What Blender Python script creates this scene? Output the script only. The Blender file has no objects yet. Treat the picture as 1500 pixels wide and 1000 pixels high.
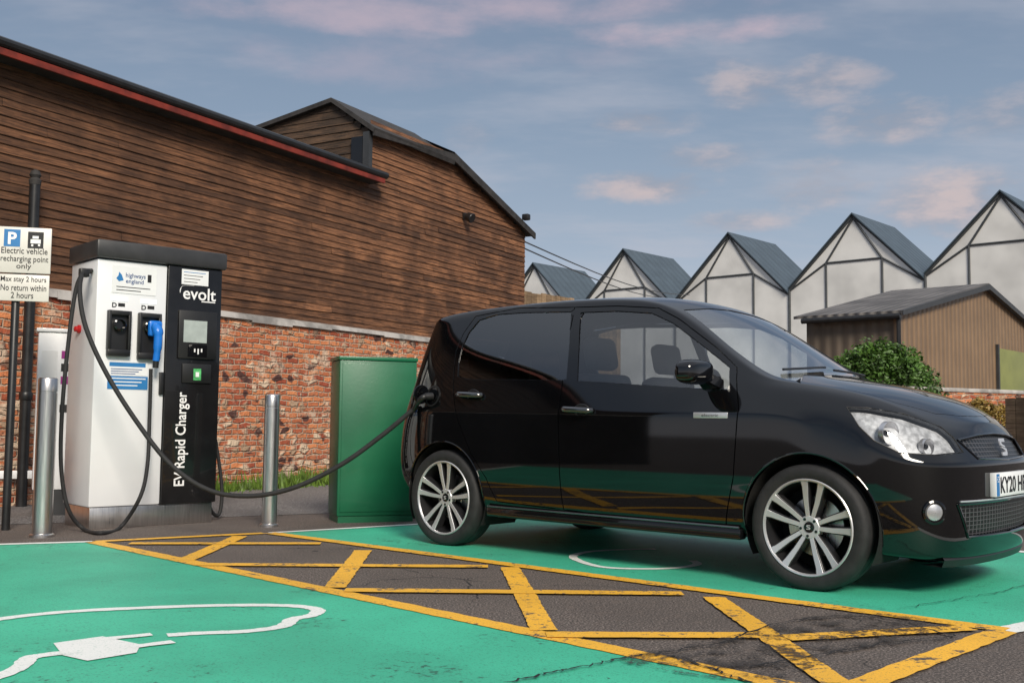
import bpy,bmesh,math,random
from mathutils import Vector,Matrix
from mathutils.bvhtree import BVHTree
random.seed(7)
SC=bpy.context.scene; COL=SC.collection
R=math.radians; sin=math.sin; cos=math.cos; PI=math.pi
V=Vector
# ---------------------------------------------------------------- camera model
F=1548.; H=.792; TH=math.atan(112/1548); RO=R(.6)
w0=V((0,cos(TH),sin(TH))); u0=V((0,-sin(TH),cos(TH))); r0=V((1,0,0))
cr=r0*cos(RO)+u0*sin(RO); cu=-r0*sin(RO)+u0*cos(RO)
CAM=V((0,0,H))
def ray(px,py): return w0+cr*((px-750)/F)-cu*((py-500)/F)
def G(px,py,z=0.):
    d=ray(px,py); return CAM+d*((z-H)/d.z)
def D(px,py,Y):
    d=ray(px,py); return CAM+d*(Y/d.y)
def PL(px,py,p,n):
    d=ray(px,py); return CAM+d*((p-CAM).dot(n)/d.dot(n))
cam=bpy.data.cameras.new('camera'); co=bpy.data.objects.new('camera',cam); COL.objects.link(co)
M=Matrix((( cr.x,cu.x,-w0.x,0),(cr.y,cu.y,-w0.y,0),(cr.z,cu.z,-w0.z,H),(0,0,0,1)))
co.matrix_world=M; cam.sensor_width=36; cam.lens=F*36/1500; cam.clip_end=3000; cam.clip_start=.05
SC.camera=co
SC.view_settings.view_transform='Standard'; SC.view_settings.look='None'; SC.view_settings.exposure=0
# ---------------------------------------------------------------- object helpers
def tag(o,label=None,cat=None,group=None,kind=None):
    if label:o['label']=label
    if cat:o['category']=cat
    if group:o['group']=group
    if kind:o['kind']=kind
    return o
def empty(name,loc=(0,0,0),rz=0,parent=None):
    o=bpy.data.objects.new(name,None); COL.objects.link(o); o.location=loc; o.rotation_euler=(0,0,rz); o.empty_display_size=.1
    if parent:o.parent=parent
    return o
def obj(name,bm,mat,parent=None,smooth=False,ang=35,recalc=True):
    if recalc: bmesh.ops.recalc_face_normals(bm,faces=bm.faces[:])
    if smooth:
        a=R(ang)
        for f in bm.faces:f.smooth=True
        for e in bm.edges:
            if len(e.link_faces)==2 and e.calc_face_angle(0)>a:e.smooth=False
    me=bpy.data.meshes.new(name); bm.to_mesh(me); bm.free()
    o=bpy.data.objects.new(name,me); COL.objects.link(o)
    if mat:me.materials.append(mat)
    if parent:o.parent=parent
    return o
def NB(): return bmesh.new()
def box(bm,x0,x1,y0,y1,z0,z1,bev=0,seg=2,M=None):
    vs=[bm.verts.new((x,y,z)) for z in(z0,z1) for y in(y0,y1) for x in(x0,x1)]
    fs=[bm.faces.new([vs[i] for i in q]) for q in((0,2,3,1),(4,5,7,6),(0,1,5,4),(2,6,7,3),(0,4,6,2),(1,3,7,5))]
    if bev:
        es=list({e for f in fs for e in f.edges})
        r=bmesh.ops.bevel(bm,geom=es,offset=bev,segments=seg,affect='EDGES',profile=.5)
        vs=list({v for v in vs if v.is_valid}|{v for v in r['verts'] if v.is_valid})
    if M:
        for v in vs:v.co=M@v.co
    return vs
def tube(bm,pts,r,n=10):
    pts=[V(p) for p in pts]; rings=[]
    t0=(pts[1]-pts[0]).normalized(); up=V((0,0,1)) if abs(t0.z)<.9 else V((1,0,0))
    a=t0.cross(up).normalized()
    for i,p in enumerate(pts):
        t=(pts[min(i+1,len(pts)-1)]-pts[max(i-1,0)]).normalized()
        a=(a-t*a.dot(t)).normalized(); b=t.cross(a)
        rr=r[min(i,len(r)-1)] if isinstance(r,(list,tuple)) else r
        rings.append([bm.verts.new(p+(a*cos(2*PI*k/n)+b*sin(2*PI*k/n))*rr) for k in range(n)])
    for A,B in zip(rings,rings[1:]):
        for k in range(n): bm.faces.new((A[k],A[(k+1)%n],B[(k+1)%n],B[k]))
    bm.faces.new(rings[0][::-1]); bm.faces.new(rings[-1])
def crom(pts,n=8):
    pts=[V(p) for p in pts]; out=[]
    for i in range(len(pts)-1):
        p0=pts[max(i-1,0)];p1=pts[i];p2=pts[i+1];p3=pts[min(i+2,len(pts)-1)]
        for k in range(n):
            t=k/n; out.append(.5*((2*p1)+(p2-p0)*t+(2*p0-5*p1+4*p2-p3)*t*t+(3*p1-p0-3*p2+p3)*t**3))
    out.append(pts[-1]); return out
def lathe(bm,prof,n=32,M=Matrix(),cap=True):
    rings=[]
    for r,h in prof:
        rings.append([bm.verts.new(M@V((r*cos(2*PI*k/n),r*sin(2*PI*k/n),h))) for k in range(n)])
    for A,B in zip(rings,rings[1:]):
        for k in range(n): bm.faces.new((A[k],A[(k+1)%n],B[(k+1)%n],B[k]))
    if cap:
        bm.faces.new(rings[0][::-1]); bm.faces.new(rings[-1])
def prism(bm,pts,off):
    off=V(off); A=[bm.verts.new(V(p)) for p in pts]; B=[bm.verts.new(V(p)+off) for p in pts]
    n=len(pts); bm.faces.new(A[::-1]); bm.faces.new(B)
    for i in range(n): bm.faces.new((A[i],A[(i+1)%n],B[(i+1)%n],B[i]))
def sheet(bm,pts): return bm.faces.new([bm.verts.new(V(p)) for p in pts])
def resamp(P,d):
    out=[P[0]]
    for a,b in zip(P,P[1:]):
        n=max(1,int((b-a).length/d))
        for k in range(1,n+1): out.append(a.lerp(b,k/n))
    return out
def ribbon(bm,pts,w,z,closed=False,jit=0.,res=0):
    P=[V((p[0],p[1],z)) for p in pts]
    if res: P=resamp(P,res)
    n=len(P); L=[];Rr=[]
    for i,p in enumerate(P):
        if closed: a,b=P[i-1],P[(i+1)%n]
        else: a,b=P[max(i-1,0)],P[min(i+1,n-1)]
        t=(b-a).normalized(); q=V((-t.y,t.x,0))
        L.append(bm.verts.new(p+q*w*.5*(1+random.uniform(-jit,jit)))); Rr.append(bm.verts.new(p-q*w*.5*(1+random.uniform(-jit,jit))))
    for i in range(n if closed else n-1):
        j=(i+1)%n; bm.faces.new((Rr[i],Rr[j],L[j],L[i]))
def text_uv(s,bold=0.,align='CENTER',space=1.):
    cu_=bpy.data.curves.new('t','FONT'); cu_.body=s; cu_.align_x=align; cu_.offset=bold; cu_.resolution_u=3; cu_.space_line=space
    o=bpy.data.objects.new('t',cu_); COL.objects.link(o); bpy.context.view_layer.update()
    dg=bpy.context.evaluated_depsgraph_get(); me=bpy.data.meshes.new_from_object(o.evaluated_get(dg))
    vs=[v.co.copy() for v in me.vertices]; fs=[list(p.vertices) for p in me.polygons]
    bpy.data.objects.remove(o); bpy.data.curves.remove(cu_); bpy.data.meshes.remove(me)
    x0=min(v.x for v in vs);x1=max(v.x for v in vs);y0=min(v.y for v in vs);y1=max(v.y for v in vs)
    return [((v.x-x0)/(x1-x0),(v.y-y0)/(y1-y0)) for v in vs],fs
def text_map(name,s,fn,mat,parent,bold=0.,align='CENTER',space=1.):
    uv,fs=text_uv(s,bold,align,space); bm=NB(); vs=[bm.verts.new(fn(u,v)) for u,v in uv]
    for f in fs:
        try: bm.faces.new([vs[i] for i in f])
        except ValueError: pass
    return obj(name,bm,mat,parent,recalc=False)
def text_box(name,s,x0,x1,z0,z1,y,mat,parent,vert=False,**k):
    if vert: fn=lambda u,v:V((x1-v*(x1-x0),y,z0+u*(z1-z0)))
    else: fn=lambda u,v:V((x0+u*(x1-x0),y,z0+v*(z1-z0)))
    return text_map(name,s,fn,mat,parent,**k)
# ---------------------------------------------------------------- materials
class NT:
    def __init__(s,nt): s.nt=nt; s.n=nt.nodes; s.l=nt.links
    def new(s,t,**k):
        nd=s.n.new(t)
        for a,b in k.items(): setattr(nd,a,b)
        return nd
    def put(s,sock,v):
        if isinstance(v,bpy.types.NodeSocket): s.l.new(v,sock)
        elif isinstance(v,bpy.types.Node): s.l.new(v.outputs[0],sock)
        else:
            if hasattr(sock.default_value,'__len__') and len(sock.default_value)==4 and len(v)==3: v=(*v,1)
            sock.default_value=v
    def m(s,op,*a,clamp=False):
        nd=s.new('ShaderNodeMath',operation=op); nd.use_clamp=clamp
        for i,x in enumerate(a): s.put(nd.inputs[i],x)
        return nd.outputs[0]
    def vm(s,op,*a):
        nd=s.new('ShaderNodeVectorMath',operation=op)
        for i,x in enumerate(a): s.put(nd.inputs[i],x)
        return nd.outputs[1] if op=='DOT_PRODUCT' else nd.outputs[0]
    def mix(s,f,a,b,mode='MIX'):
        nd=s.new('ShaderNodeMix',data_type='RGBA',blend_type=mode); s.put(nd.inputs[0],f); s.put(nd.inputs[6],a); s.put(nd.inputs[7],b); return nd.outputs[2]
    def noise(s,vec,scale,detail=4,rough=.55):
        nd=s.new('ShaderNodeTexNoise'); s.put(nd.inputs['Scale'],scale); s.put(nd.inputs['Detail'],min(detail,5)); s.put(nd.inputs['Roughness'],rough)
        if vec is not None: s.put(nd.inputs['Vector'],vec)
        return nd.outputs[0]
    def step(s,x,a,b,o0=0.,o1=1.):
        nd=s.new('ShaderNodeMapRange',interpolation_type='SMOOTHSTEP'); s.put(nd.inputs[0],x)
        for i,v in enumerate((a,b,o0,o1)): s.put(nd.inputs[i+1],v)
        return nd.outputs[0]
    def bump(s,h,strength=.3,dist=.01):
        nd=s.new('ShaderNodeBump'); nd.inputs['Strength'].default_value=strength; nd.inputs['Distance'].default_value=dist; s.put(nd.inputs['Height'],h); return nd.outputs[0]
def newmat(name):
    m=bpy.data.materials.new(name); m.use_nodes=True; t=NT(m.node_tree); b=m.node_tree.nodes['Principled BSDF']; return m,t,b
def scl(c,k): return tuple(min(1,x*k) for x in c)
def pm(name,col,rough=.5,metal=0.,var=.12,scale=6.,bump=0.,bs=60.,coat=0.,spec=None,stretch=None,emit=0.,cior=1.5,crough=.015):
    m,t,b=newmat(name); tc=t.new('ShaderNodeTexCoord').outputs['Object']
    if stretch:
        mp=t.new('ShaderNodeMapping'); t.put(mp.inputs[0],tc); mp.inputs['Scale'].default_value=stretch; tc=mp.outputs[0]
    n=t.noise(tc,scale,3); c=t.mix(t.step(n,.3,.7),scl(col,1-var),scl(col,1+var)); t.put(b.inputs['Base Color'],c)
    t.put(b.inputs['Roughness'],t.m('ADD',t.m('MULTIPLY',n,.15),max(0,rough-.07))); b.inputs['Metallic'].default_value=metal
    if coat: b.inputs['Coat Weight'].default_value=coat; b.inputs['Coat Roughness'].default_value=crough; b.inputs['Coat IOR'].default_value=cior
    if spec is not None: b.inputs['Specular IOR Level'].default_value=spec
    if bump: t.put(b.inputs['Normal'],t.bump(t.noise(tc,bs,3),bump))
    if emit: t.put(b.inputs['Emission Color'],c); b.inputs['Emission Strength'].default_value=emit
    return m
def glassmat(name,tint,boost=0.):
    m=bpy.data.materials.new(name); m.use_nodes=True; t=NT(m.node_tree)
    m.node_tree.nodes.remove(m.node_tree.nodes['Principled BSDF']); out=m.node_tree.nodes['Material Output']
    n=t.noise(t.new('ShaderNodeTexCoord').outputs['Object'],3,1)
    tr=t.new('ShaderNodeBsdfTransparent'); t.put(tr.inputs[0],t.mix(n,scl(tint,.97),scl(tint,1.0)))
    gl=t.new('ShaderNodeBsdfGlossy'); gl.inputs['Roughness'].default_value=.01; gl.inputs[0].default_value=(1,1,1,1)
    fr=t.new('ShaderNodeFresnel'); fr.inputs[0].default_value=1.5
    f=t.m('ADD',fr.outputs[0],boost,clamp=True)
    mx=t.new('ShaderNodeMixShader'); t.put(mx.inputs[0],f); t.l.new(tr.outputs[0],mx.inputs[1]); t.l.new(gl.outputs[0],mx.inputs[2]); t.l.new(mx.outputs[0],out.inputs[0])
    return m
def asphalt(name,base,cracks=True):
    m,t,b=newmat(name); tc=t.new('ShaderNodeTexCoord').outputs['Object']
    n1=t.noise(tc,110,2,.75); n2=t.noise(tc,1.3,4); n3=t.noise(tc,14,4)
    c=t.mix(t.step(n1,.38,.62),scl(base,.35),scl(base,1.75)); c=t.mix(t.step(n1,.58,.66),c,scl(base,3.6)); c=t.mix(t.m('MULTIPLY',t.step(n2,.35,.7),.4),c,scl(base,.62)); c=t.mix(t.m('MULTIPLY',t.step(n3,.5,.75),.3),c,(base[0]*1.7,base[1]*1.55,base[2]*1.4))
    if cracks:
        vo=t.new('ShaderNodeTexVoronoi',feature='DISTANCE_TO_EDGE'); vo.inputs['Scale'].default_value=.55
        nz=t.new('ShaderNodeTexNoise'); nz.inputs['Scale'].default_value=3; nz.inputs['Detail'].default_value=5; t.put(nz.inputs['Vector'],tc)
        sc=t.new('ShaderNodeVectorMath',operation='SCALE'); t.put(sc.inputs[0],nz.outputs['Color']); sc.inputs['Scale'].default_value=.45
        t.put(vo.inputs['Vector'],t.vm('ADD',tc,sc.outputs[0]))
        k=t.m('MULTIPLY',t.step(vo.outputs['Distance'],.004,.0015),t.step(n2,.45,.6)); c=t.mix(k,c,(.008,.008,.008))
    t.put(b.inputs['Base Color'],c); b.inputs['Roughness'].default_value=.85
    t.put(b.inputs['Normal'],t.bump(n1,.6,.006)); return m
def paint(name,col,under,wear=.5,scale=5,rough=.6,tone=.18,soft=.07,speck=.45):
    m,t,b=newmat(name); tc=t.new('ShaderNodeTexCoord').outputs['Object']
    n1=t.noise(tc,110,2,.75); n2=t.noise(tc,scale,5,.68); n3=t.noise(tc,.9,4); n4=t.noise(tc,32,4,.75)
    c=t.mix(t.step(n3,.3,.7),scl(col,1-tone),scl(col,1+tone)); c=t.mix(t.step(n1,.46,.30),c,t.mix(speck,c,under))
    k=t.m('ADD',t.m('MULTIPLY',n2,.5),t.m('MULTIPLY',n4,.5))
    c=t.mix(t.step(k,wear,wear+soft),c,under); c=t.mix(t.m('MULTIPLY',t.step(n2,.55,.75),.25),c,scl(under,.7))
    t.put(b.inputs['Base Color'],c); b.inputs['Roughness'].default_value=rough
    t.put(b.inputs['Normal'],t.bump(n1,.45,.005)); return m
ASPH=(.10,.082,.072)
m_asph=asphalt('worn_asphalt',ASPH); m_pave=asphalt('footway_asphalt',(.135,.128,.125),False)
m_green=paint('green_bay_paint',(.055,.47,.295),(.03,.14,.095),.583,2.0,.55,.17,.06,.6)
m_yellow=paint('yellow_line_paint',(.88,.47,.04),ASPH,.552,4,.55,.10,.06,.55)
m_white=paint('white_line_paint',(.84,.85,.82),(.18,.40,.30),.61,6,.55,.05)
m_black=pm('black_plastic',(.012,.012,.013),.42,var=.2,bump=.05,bs=300)
m_rub=pm('rubber',(.016,.016,.017),.72,var=.25,scale=20,bump=.15,bs=120)
m_paint=pm('black_car_paint',(.0026,.0027,.0034),.3,var=.2,scale=3,coat=1.,spec=0.,cior=1.6,crough=.045)
m_gloss=pm('gloss_black_trim',(.005,.005,.006),.12,var=.1,coat=.6,spec=.2)
m_hand=pm('black_handle_paint',(.012,.012,.014),.15,.0,var=.1,coat=1.,cior=1.8)
m_sill=pm('sill_highlight_satin',(.16,.16,.175),.2,.8,var=.1)
m_dark=pm('dark_void',(.004,.004,.004),.9,var=.2)
m_silver=pm('alloy_silver',(.62,.62,.64),.32,.6,var=.06)
m_pocket=pm('dark_alloy_pocket',(.022,.022,.024),.4,.3,var=.1)
m_badge=pm('silver_badge',(.60,.60,.62),.3,.55,var=.04)
m_chrome=pm('chrome',(.8,.8,.82),.08,1.,var=.03)
m_refl=pm('satin_reflector',(.62,.62,.64),.30,.8,var=.1,scale=20)
m_steel=pm('brushed_stainless',(.60,.58,.57),.30,1.,var=.10,scale=4,stretch=(30,30,1.5),bump=.04,bs=30)
m_wht=pm('white_powder_coat',(.77,.78,.80),.32,var=.035,scale=2,coat=.2)
m_chblk=pm('black_panel_satin',(.010,.010,.011),.22,var=.15,coat=.3,spec=.3)
m_cap=pm('charcoal_cap',(.035,.035,.037),.4,var=.15)
m_lblw=pm('label_white',(.80,.81,.82),.4,var=.03)
m_lblb=pm('label_blue',(.03,.19,.46),.4,var=.06)
m_ink=pm('dark_ink',(.012,.012,.014),.5,var=.1)
m_inkb=pm('navy_ink',(.02,.07,.22),.5,var=.1)
m_blue=pm('blue_plastic',(.01,.17,.62),.3,var=.08,coat=.3)
m_red=pm('red_plastic',(.6,.02,.02),.35,var=.05)
m_txtw=pm('white_lettering',(.85,.85,.85),.45,var=.02)
m_lcd=pm('grey_display',(.34,.38,.36),.15,var=.08,scale=20,emit=.15)
m_led=pm('green_led',(.08,.36,.12),.3,var=.3,scale=50,emit=.25)
m_lamp=pm('white_indicator',(.9,.93,.97),.3,var=.02,emit=.4)
m_purple=pm('magenta_label',(.35,.03,.25),.4)
m_cabg=pm('green_cabinet_paint',(.005,.115,.05),.42,var=.14,scale=2,bump=.05,bs=40,coat=.15)
m_pole=pm('black_pole_paint',(.012,.012,.013),.4,var=.25,scale=10)
m_sign=pm('sign_face',(.72,.69,.64),.4,var=.06,scale=4)
m_slate=pm('dark_slate',(.030,.027,.026),.75,var=.35,scale=7,bump=.5,bs=18)
m_darkb=pm('unseen_dark_boarding',(.010,.009,.008),.8,var=.4,scale=4,bump=.3,bs=20,spec=.2)
m_rust=pm('red_fascia',(.17,.020,.010),.65,var=.4,scale=5,bump=.1)
m_lead=pm('pale_flashing',(.36,.34,.32),.6,var=.4,scale=4,bump=.3,bs=12)
m_frame=pm('dark_metal_frame',(.035,.037,.04),.5,var=.15)
m_gframe=pm('glazing_bar_grey',(.045,.05,.055),.5,var=.15)
m_seat=pm('seat_fabric',(.05,.05,.055),.85,var=.2,bump=.2,bs=200)
m_lens=glassmat('clear_lens',(.97,.98,.99)); m_gf=glassmat('clear_window_glass',(.88,.91,.91),.08); m_gr=glassmat('tinted_window_glass',(.42,.44,.46),.10); m_gw=glassmat('windscreen_glass',(.86,.90,.90),.18)
m_tail=pm('tail_lamp_red',(.16,.006,.008),.1,var=.1,coat=1.)
def stainmat():
    m,t,b=newmat('patchy_tar'); out=m.node_tree.nodes['Material Output']; tc=t.new('ShaderNodeTexCoord').outputs['Object']
    n=t.noise(tc,9,5,.7); n2=t.noise(tc,60,3,.7); t.put(b.inputs['Base Color'],t.mix(n2,(.014,.012,.011),(.06,.05,.045))); b.inputs['Roughness'].default_value=.7
    tr=t.new('ShaderNodeBsdfTransparent'); mx=t.new('ShaderNodeMixShader'); t.put(mx.inputs[0],t.m('MULTIPLY',t.step(t.m('ADD',t.m('MULTIPLY',n,.6),t.m('MULTIPLY',n2,.4)),.48,.58),.78)); t.l.new(tr.outputs[0],mx.inputs[1]); t.l.new(b.outputs[0],mx.inputs[2]); t.l.new(mx.outputs[0],out.inputs[0]); return m
m_stain=stainmat()
m_tar=pm('black_tar',(.012,.011,.011),.5,var=.4,scale=30,bump=.5,bs=90)
def brickmat():
    m,t,b=newmat('old_brick_and_flint'); tc=t.new('ShaderNodeTexCoord').outputs['Object']
    s=t.new('ShaderNodeSeparateXYZ'); t.put(s.inputs[0],tc); cb=t.new('ShaderNodeCombineXYZ')
    nw=t.noise(tc,7,3); t.put(cb.inputs[0],t.m('ADD',t.m('ADD',s.outputs[0],s.outputs[1]),t.m('MULTIPLY',nw,.07))); t.put(cb.inputs[1],t.m('ADD',s.outputs[2],t.m('MULTIPLY',t.noise(tc,5,3),.07)))
    br=t.new('ShaderNodeTexBrick'); t.put(br.inputs['Vector'],cb.outputs[0])
    for k,v in(('Scale',1.),('Brick Width',.19),('Row Height',.062),('Mortar Size',.011),('Mortar Smooth',.8),('Bias',-.05)): br.inputs[k].default_value=v
    br.inputs['Color1'].default_value=(.34,.07,.032,1); br.inputs['Color2'].default_value=(.68,.25,.10,1); br.inputs['Mortar'].default_value=(.50,.37,.27,1)
    mp=t.new('ShaderNodeMapping'); t.put(mp.inputs[0],cb.outputs[0]); mp.inputs['Scale'].default_value=(6.5,12.,1)
    vo=t.new('ShaderNodeTexVoronoi'); vo.inputs['Scale'].default_value=1.; t.put(vo.inputs['Vector'],mp.outputs[0])
    v2=t.new('ShaderNodeTexVoronoi',feature='DISTANCE_TO_EDGE'); v2.inputs['Scale'].default_value=1.; t.put(v2.inputs['Vector'],mp.outputs[0])
    sv=t.new('ShaderNodeSeparateColor'); t.put(sv.inputs[0],vo.outputs['Color'])
    n6=t.noise(tc,1.1,4,.6); low=t.step(s.outputs[2],1.4,.2); 
    zz=t.m('ADD',n6,t.m('MULTIPLY',low,.12))
    rub=t.step(zz,.46,.58)
    c=br.outputs['Color']
    stone=t.mix(t.step(sv.outputs[2],.3,.7),(.42,.28,.18),(.72,.55,.39))
    kst=t.m('MULTIPLY',t.step(t.m('ADD',sv.outputs[0],t.m('MULTIPLY',rub,.42)),.85,.92),t.step(v2.outputs['Distance'],.01,.22))
    c=t.mix(kst,c,stone)
    kb=t.m('MULTIPLY',t.step(sv.outputs[1],.86,.90),t.step(v2.outputs['Distance'],.02,.16)); c=t.mix(kb,c,(.085,.035,.028))
    n5=t.noise(tc,4.5,5,.78); n7=t.noise(tc,1.9,4,.65)
    pal=t.m('MAXIMUM',t.m('MULTIPLY',t.step(n5,.53,.66),t.m('ADD',.35,t.m('MULTIPLY',rub,.5))),t.m('MULTIPLY',t.step(n7,.575,.66),.85))
    c=t.mix(pal,c,t.mix(t.noise(tc,30,3),(.48,.33,.23),(.76,.61,.46)))
    c=t.mix(t.m('MULTIPLY',t.step(t.noise(tc,17,4,.75),.53,.68),.75),c,(.13,.05,.03))
    t.put(b.inputs['Base Color'],c); b.inputs['Roughness'].default_value=.9
    h=t.m('ADD',t.m('MULTIPLY',t.m('SUBTRACT',1.,br.outputs['Fac']),.7),t.m('ADD',t.m('MULTIPLY',n5,1.6),t.m('MULTIPLY',kst,.5)))
    t.put(b.inputs['Normal'],t.bump(h,.9,.03)); return m
m_brick=brickmat()
def woodmat(name,dark,light,useattr=True,gx=None):
    m,t,b=newmat(name); tc=t.new('ShaderNodeTexCoord').outputs['Object']
    mp=t.new('ShaderNodeMapping'); t.put(mp.inputs[0],tc); mp.inputs['Scale'].default_value=(1.2,1.2,26)
    n=t.noise(mp.outputs[0],2.5,5,.72); n2=t.noise(tc,1.1,5,.68); n3=t.noise(mp.outputs[0],.7,3,.6)
    c=t.mix(t.step(n,.34,.66),dark,light)
    if useattr:
        at=t.new('ShaderNodeAttribute'); at.attribute_name='tone'; c=t.mix(1.,c,at.outputs['Color'],'MULTIPLY')
    c=t.mix(t.m('MULTIPLY',t.step(n2,.42,.62),.62),c,scl(dark,.55))
    c=t.mix(t.m('MULTIPLY',t.step(n3,.56,.70),.25),c,scl(light,1.1))
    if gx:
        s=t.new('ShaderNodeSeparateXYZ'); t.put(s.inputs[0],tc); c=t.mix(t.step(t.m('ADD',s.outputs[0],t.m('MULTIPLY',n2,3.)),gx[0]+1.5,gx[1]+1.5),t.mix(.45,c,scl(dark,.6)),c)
        c=t.mix(t.step(s.outputs[0],-4.,-7.),c,scl(dark,.25))  # colour darkened out of view to keep brown out of the car door reflections
    t.put(b.inputs['Base Color'],c); b.inputs['Roughness'].default_value=.8; t.put(b.inputs['Normal'],t.bump(n,.6,.008)); return m
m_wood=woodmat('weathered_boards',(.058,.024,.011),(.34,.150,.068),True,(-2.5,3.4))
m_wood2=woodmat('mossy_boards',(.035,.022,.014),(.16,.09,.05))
m_fence=woodmat('fence_boards',(.16,.10,.055),(.42,.29,.17))
def corr(name,c0,axis,freq,rough=.5,metal=.0,var=.25,line=.5,bm_=.6):
    m,t,b=newmat(name); tc=t.new('ShaderNodeTexCoord').outputs['Object']; s=t.new('ShaderNodeSeparateXYZ'); t.put(s.inputs[0],tc)
    w=t.m('SINE',t.m('MULTIPLY',s.outputs[axis],freq)); n=t.noise(tc,1.5,5)
    c=t.mix(t.step(n,.3,.7),scl(c0,1-var),scl(c0,1+var)); c=t.mix(t.m('MULTIPLY',t.step(w,.2,-.9),line),c,scl(c0,.45))
    t.put(b.inputs['Base Color'],c); b.inputs['Roughness'].default_value=rough; b.inputs['Metallic'].default_value=metal
    t.put(b.inputs['Normal'],t.bump(w,bm_,.03)); return m
m_groof=corr('blue_grey_metal_roof',(.070,.098,.122),1,2*PI/.5,.45,.2,.12,.28,.25)
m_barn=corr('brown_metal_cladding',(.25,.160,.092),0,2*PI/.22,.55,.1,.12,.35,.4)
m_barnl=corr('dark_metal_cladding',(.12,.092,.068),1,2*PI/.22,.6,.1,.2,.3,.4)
m_broof=corr('old_corrugated_roof',(.13,.12,.115),1,2*PI/.2,.7,.0,.35)
m_gpanel=pm('frosted_panel',(.64,.63,.605),.40,var=.16,scale=.5)
m_bdoor=pm('olive_door',(.20,.215,.07),.55,var=.1,scale=2)
# ---------------------------------------------------------------- world
wd=bpy.data.worlds.new('World'); SC.world=wd; wd.use_nodes=True; t=NT(wd.node_tree); bg=wd.node_tree.nodes['Background']
SUN=V((.25,-.79,.56)).normalized()
sk=t.new('ShaderNodeTexSky'); sk.sky_type='NISHITA'; sk.sun_disc=False; sk.sun_elevation=math.asin(SUN.z); sk.sun_rotation=math.atan2(SUN.x,SUN.y); sk.air_density=1.; sk.dust_density=1.5
dirv=t.new('ShaderNodeTexCoord').outputs['Generated']; dirv=t.vm('NORMALIZE',dirv)
sx=t.new('ShaderNodeSeparateXYZ'); t.put(sx.inputs[0],dirv); z=sx.outputs[2]
rp=t.new('ShaderNodeValToRGB'); t.put(rp.inputs[0],t.m('MAXIMUM',z,0.))
e=rp.color_ramp.elements; e[0].position=0; e[0].color=(.68,.67,.71,1); e[1].position=1; e[1].color=(.52,.57,.66,1)
for p,c in((.07,(.55,.59,.66)),(.16,(.365,.445,.555)),(.27,(.255,.338,.455)),(.40,(.190,.255,.370)),(.6,(.52,.57,.65))):
    q=e.new(p); q.color=(*c,1)
nis=t.mix(1.,sk.outputs[0],(.055,.055,.055),'MULTIPLY')
sky=t.mix(.12,rp.outputs[0],nis)
zz=t.m('ADD',t.m('MAXIMUM',z,0.),.16); cb=t.new('ShaderNodeCombineXYZ'); t.put(cb.inputs[0],t.m('DIVIDE',sx.outputs[0],zz)); t.put(cb.inputs[1],t.m('DIVIDE',sx.outputs[1],zz))
mpv=t.new('ShaderNodeMapping'); t.put(mpv.inputs[0],cb.outputs[0]); mpv.inputs['Scale'].default_value=(.8,1.6,1); mpv.inputs['Rotation'].default_value=(0,0,.25)
cn=t.noise(mpv.outputs[0],1.7,5,.6)
sky=t.mix(t.m('MULTIPLY',t.step(cn,.43,.72),.42),sky,(.50,.50,.56))
mp2=t.new('ShaderNodeMapping'); t.put(mp2.inputs[0],dirv); mp2.inputs['Scale'].default_value=(1,1,2.6)
fn=t.noise(mp2.outputs[0],12,5,.60); fn2=t.noise(mp2.outputs[0],4,3)
ca=t.vm('DOT_PRODUCT',dirv,tuple(cr)); cv=t.vm('DOT_PRODUCT',dirv,tuple(cu)); front=t.m('GREATER_THAN',t.vm('DOT_PRODUCT',dirv,tuple(w0)),0.)
def clouds(lst,n1,k1,n2,k2,a0,a1):
    mask=None; nz=t.m('ADD',t.m('MULTIPLY',t.m('SUBTRACT',n1,.5),k1),t.m('MULTIPLY',t.m('SUBTRACT',n2,.5),k2))
    for (px,py,ax,ay,st) in lst:
        d=ray(px,py).normalized()
        a=t.m('MULTIPLY',t.m('SUBTRACT',ca,d.dot(cr)),F/ax); b_=t.m('MULTIPLY',t.m('SUBTRACT',cv,d.dot(cu)),F/ay)
        g=t.m('SUBTRACT',1.,t.m('ADD',t.m('MULTIPLY',a,a),t.m('MULTIPLY',b_,b_))); g=t.m('MULTIPLY',t.step(t.m('ADD',g,nz),a0,a1),st)
        mask=g if mask is None else t.m('MAXIMUM',mask,g)
    return t.m('MULTIPLY',mask,front)
mk=clouds(((955,272,100,27,1),(940,176,80,26,.85),(1100,125,73,36,.75),(1200,118,78,36,.7),(1295,178,88,36,.8),(1030,232,92,22,.65),(1080,326,82,20,.75),(1195,272,88,38,.8),(1400,300,118,56,1),(690,200,40,26,.25),(1480,170,80,40,.5)),fn,3.8,fn2,.0,-.15,1.6)
sky=t.mix(t.m('MULTIPLY',mk,.80),sky,t.mix(t.step(fn,.40,.62),(.34,.32,.355),(.60,.49,.475)))
mk=clouds(((985,48,245,24,1),(560,25,340,34,.7),(800,10,310,38,.7),(650,90,440,42,.35)),fn2,2.3,fn,2.8,-.1,1.6)
sky=t.mix(t.m('MULTIPLY',mk,.7),sky,(.66,.49,.53))
t.put(bg.inputs[0],sky); bg.inputs[1].default_value=1.06
sl=bpy.data.lights.new('sun','SUN'); sl.energy=3.75; sl.angle=R(18); sl.color=(1,.91,.78); so=bpy.data.objects.new('sun',sl); COL.objects.link(so); so.rotation_euler=SUN.to_track_quat('Z','Y').to_euler(); so.location=(5,-8,8)
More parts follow.
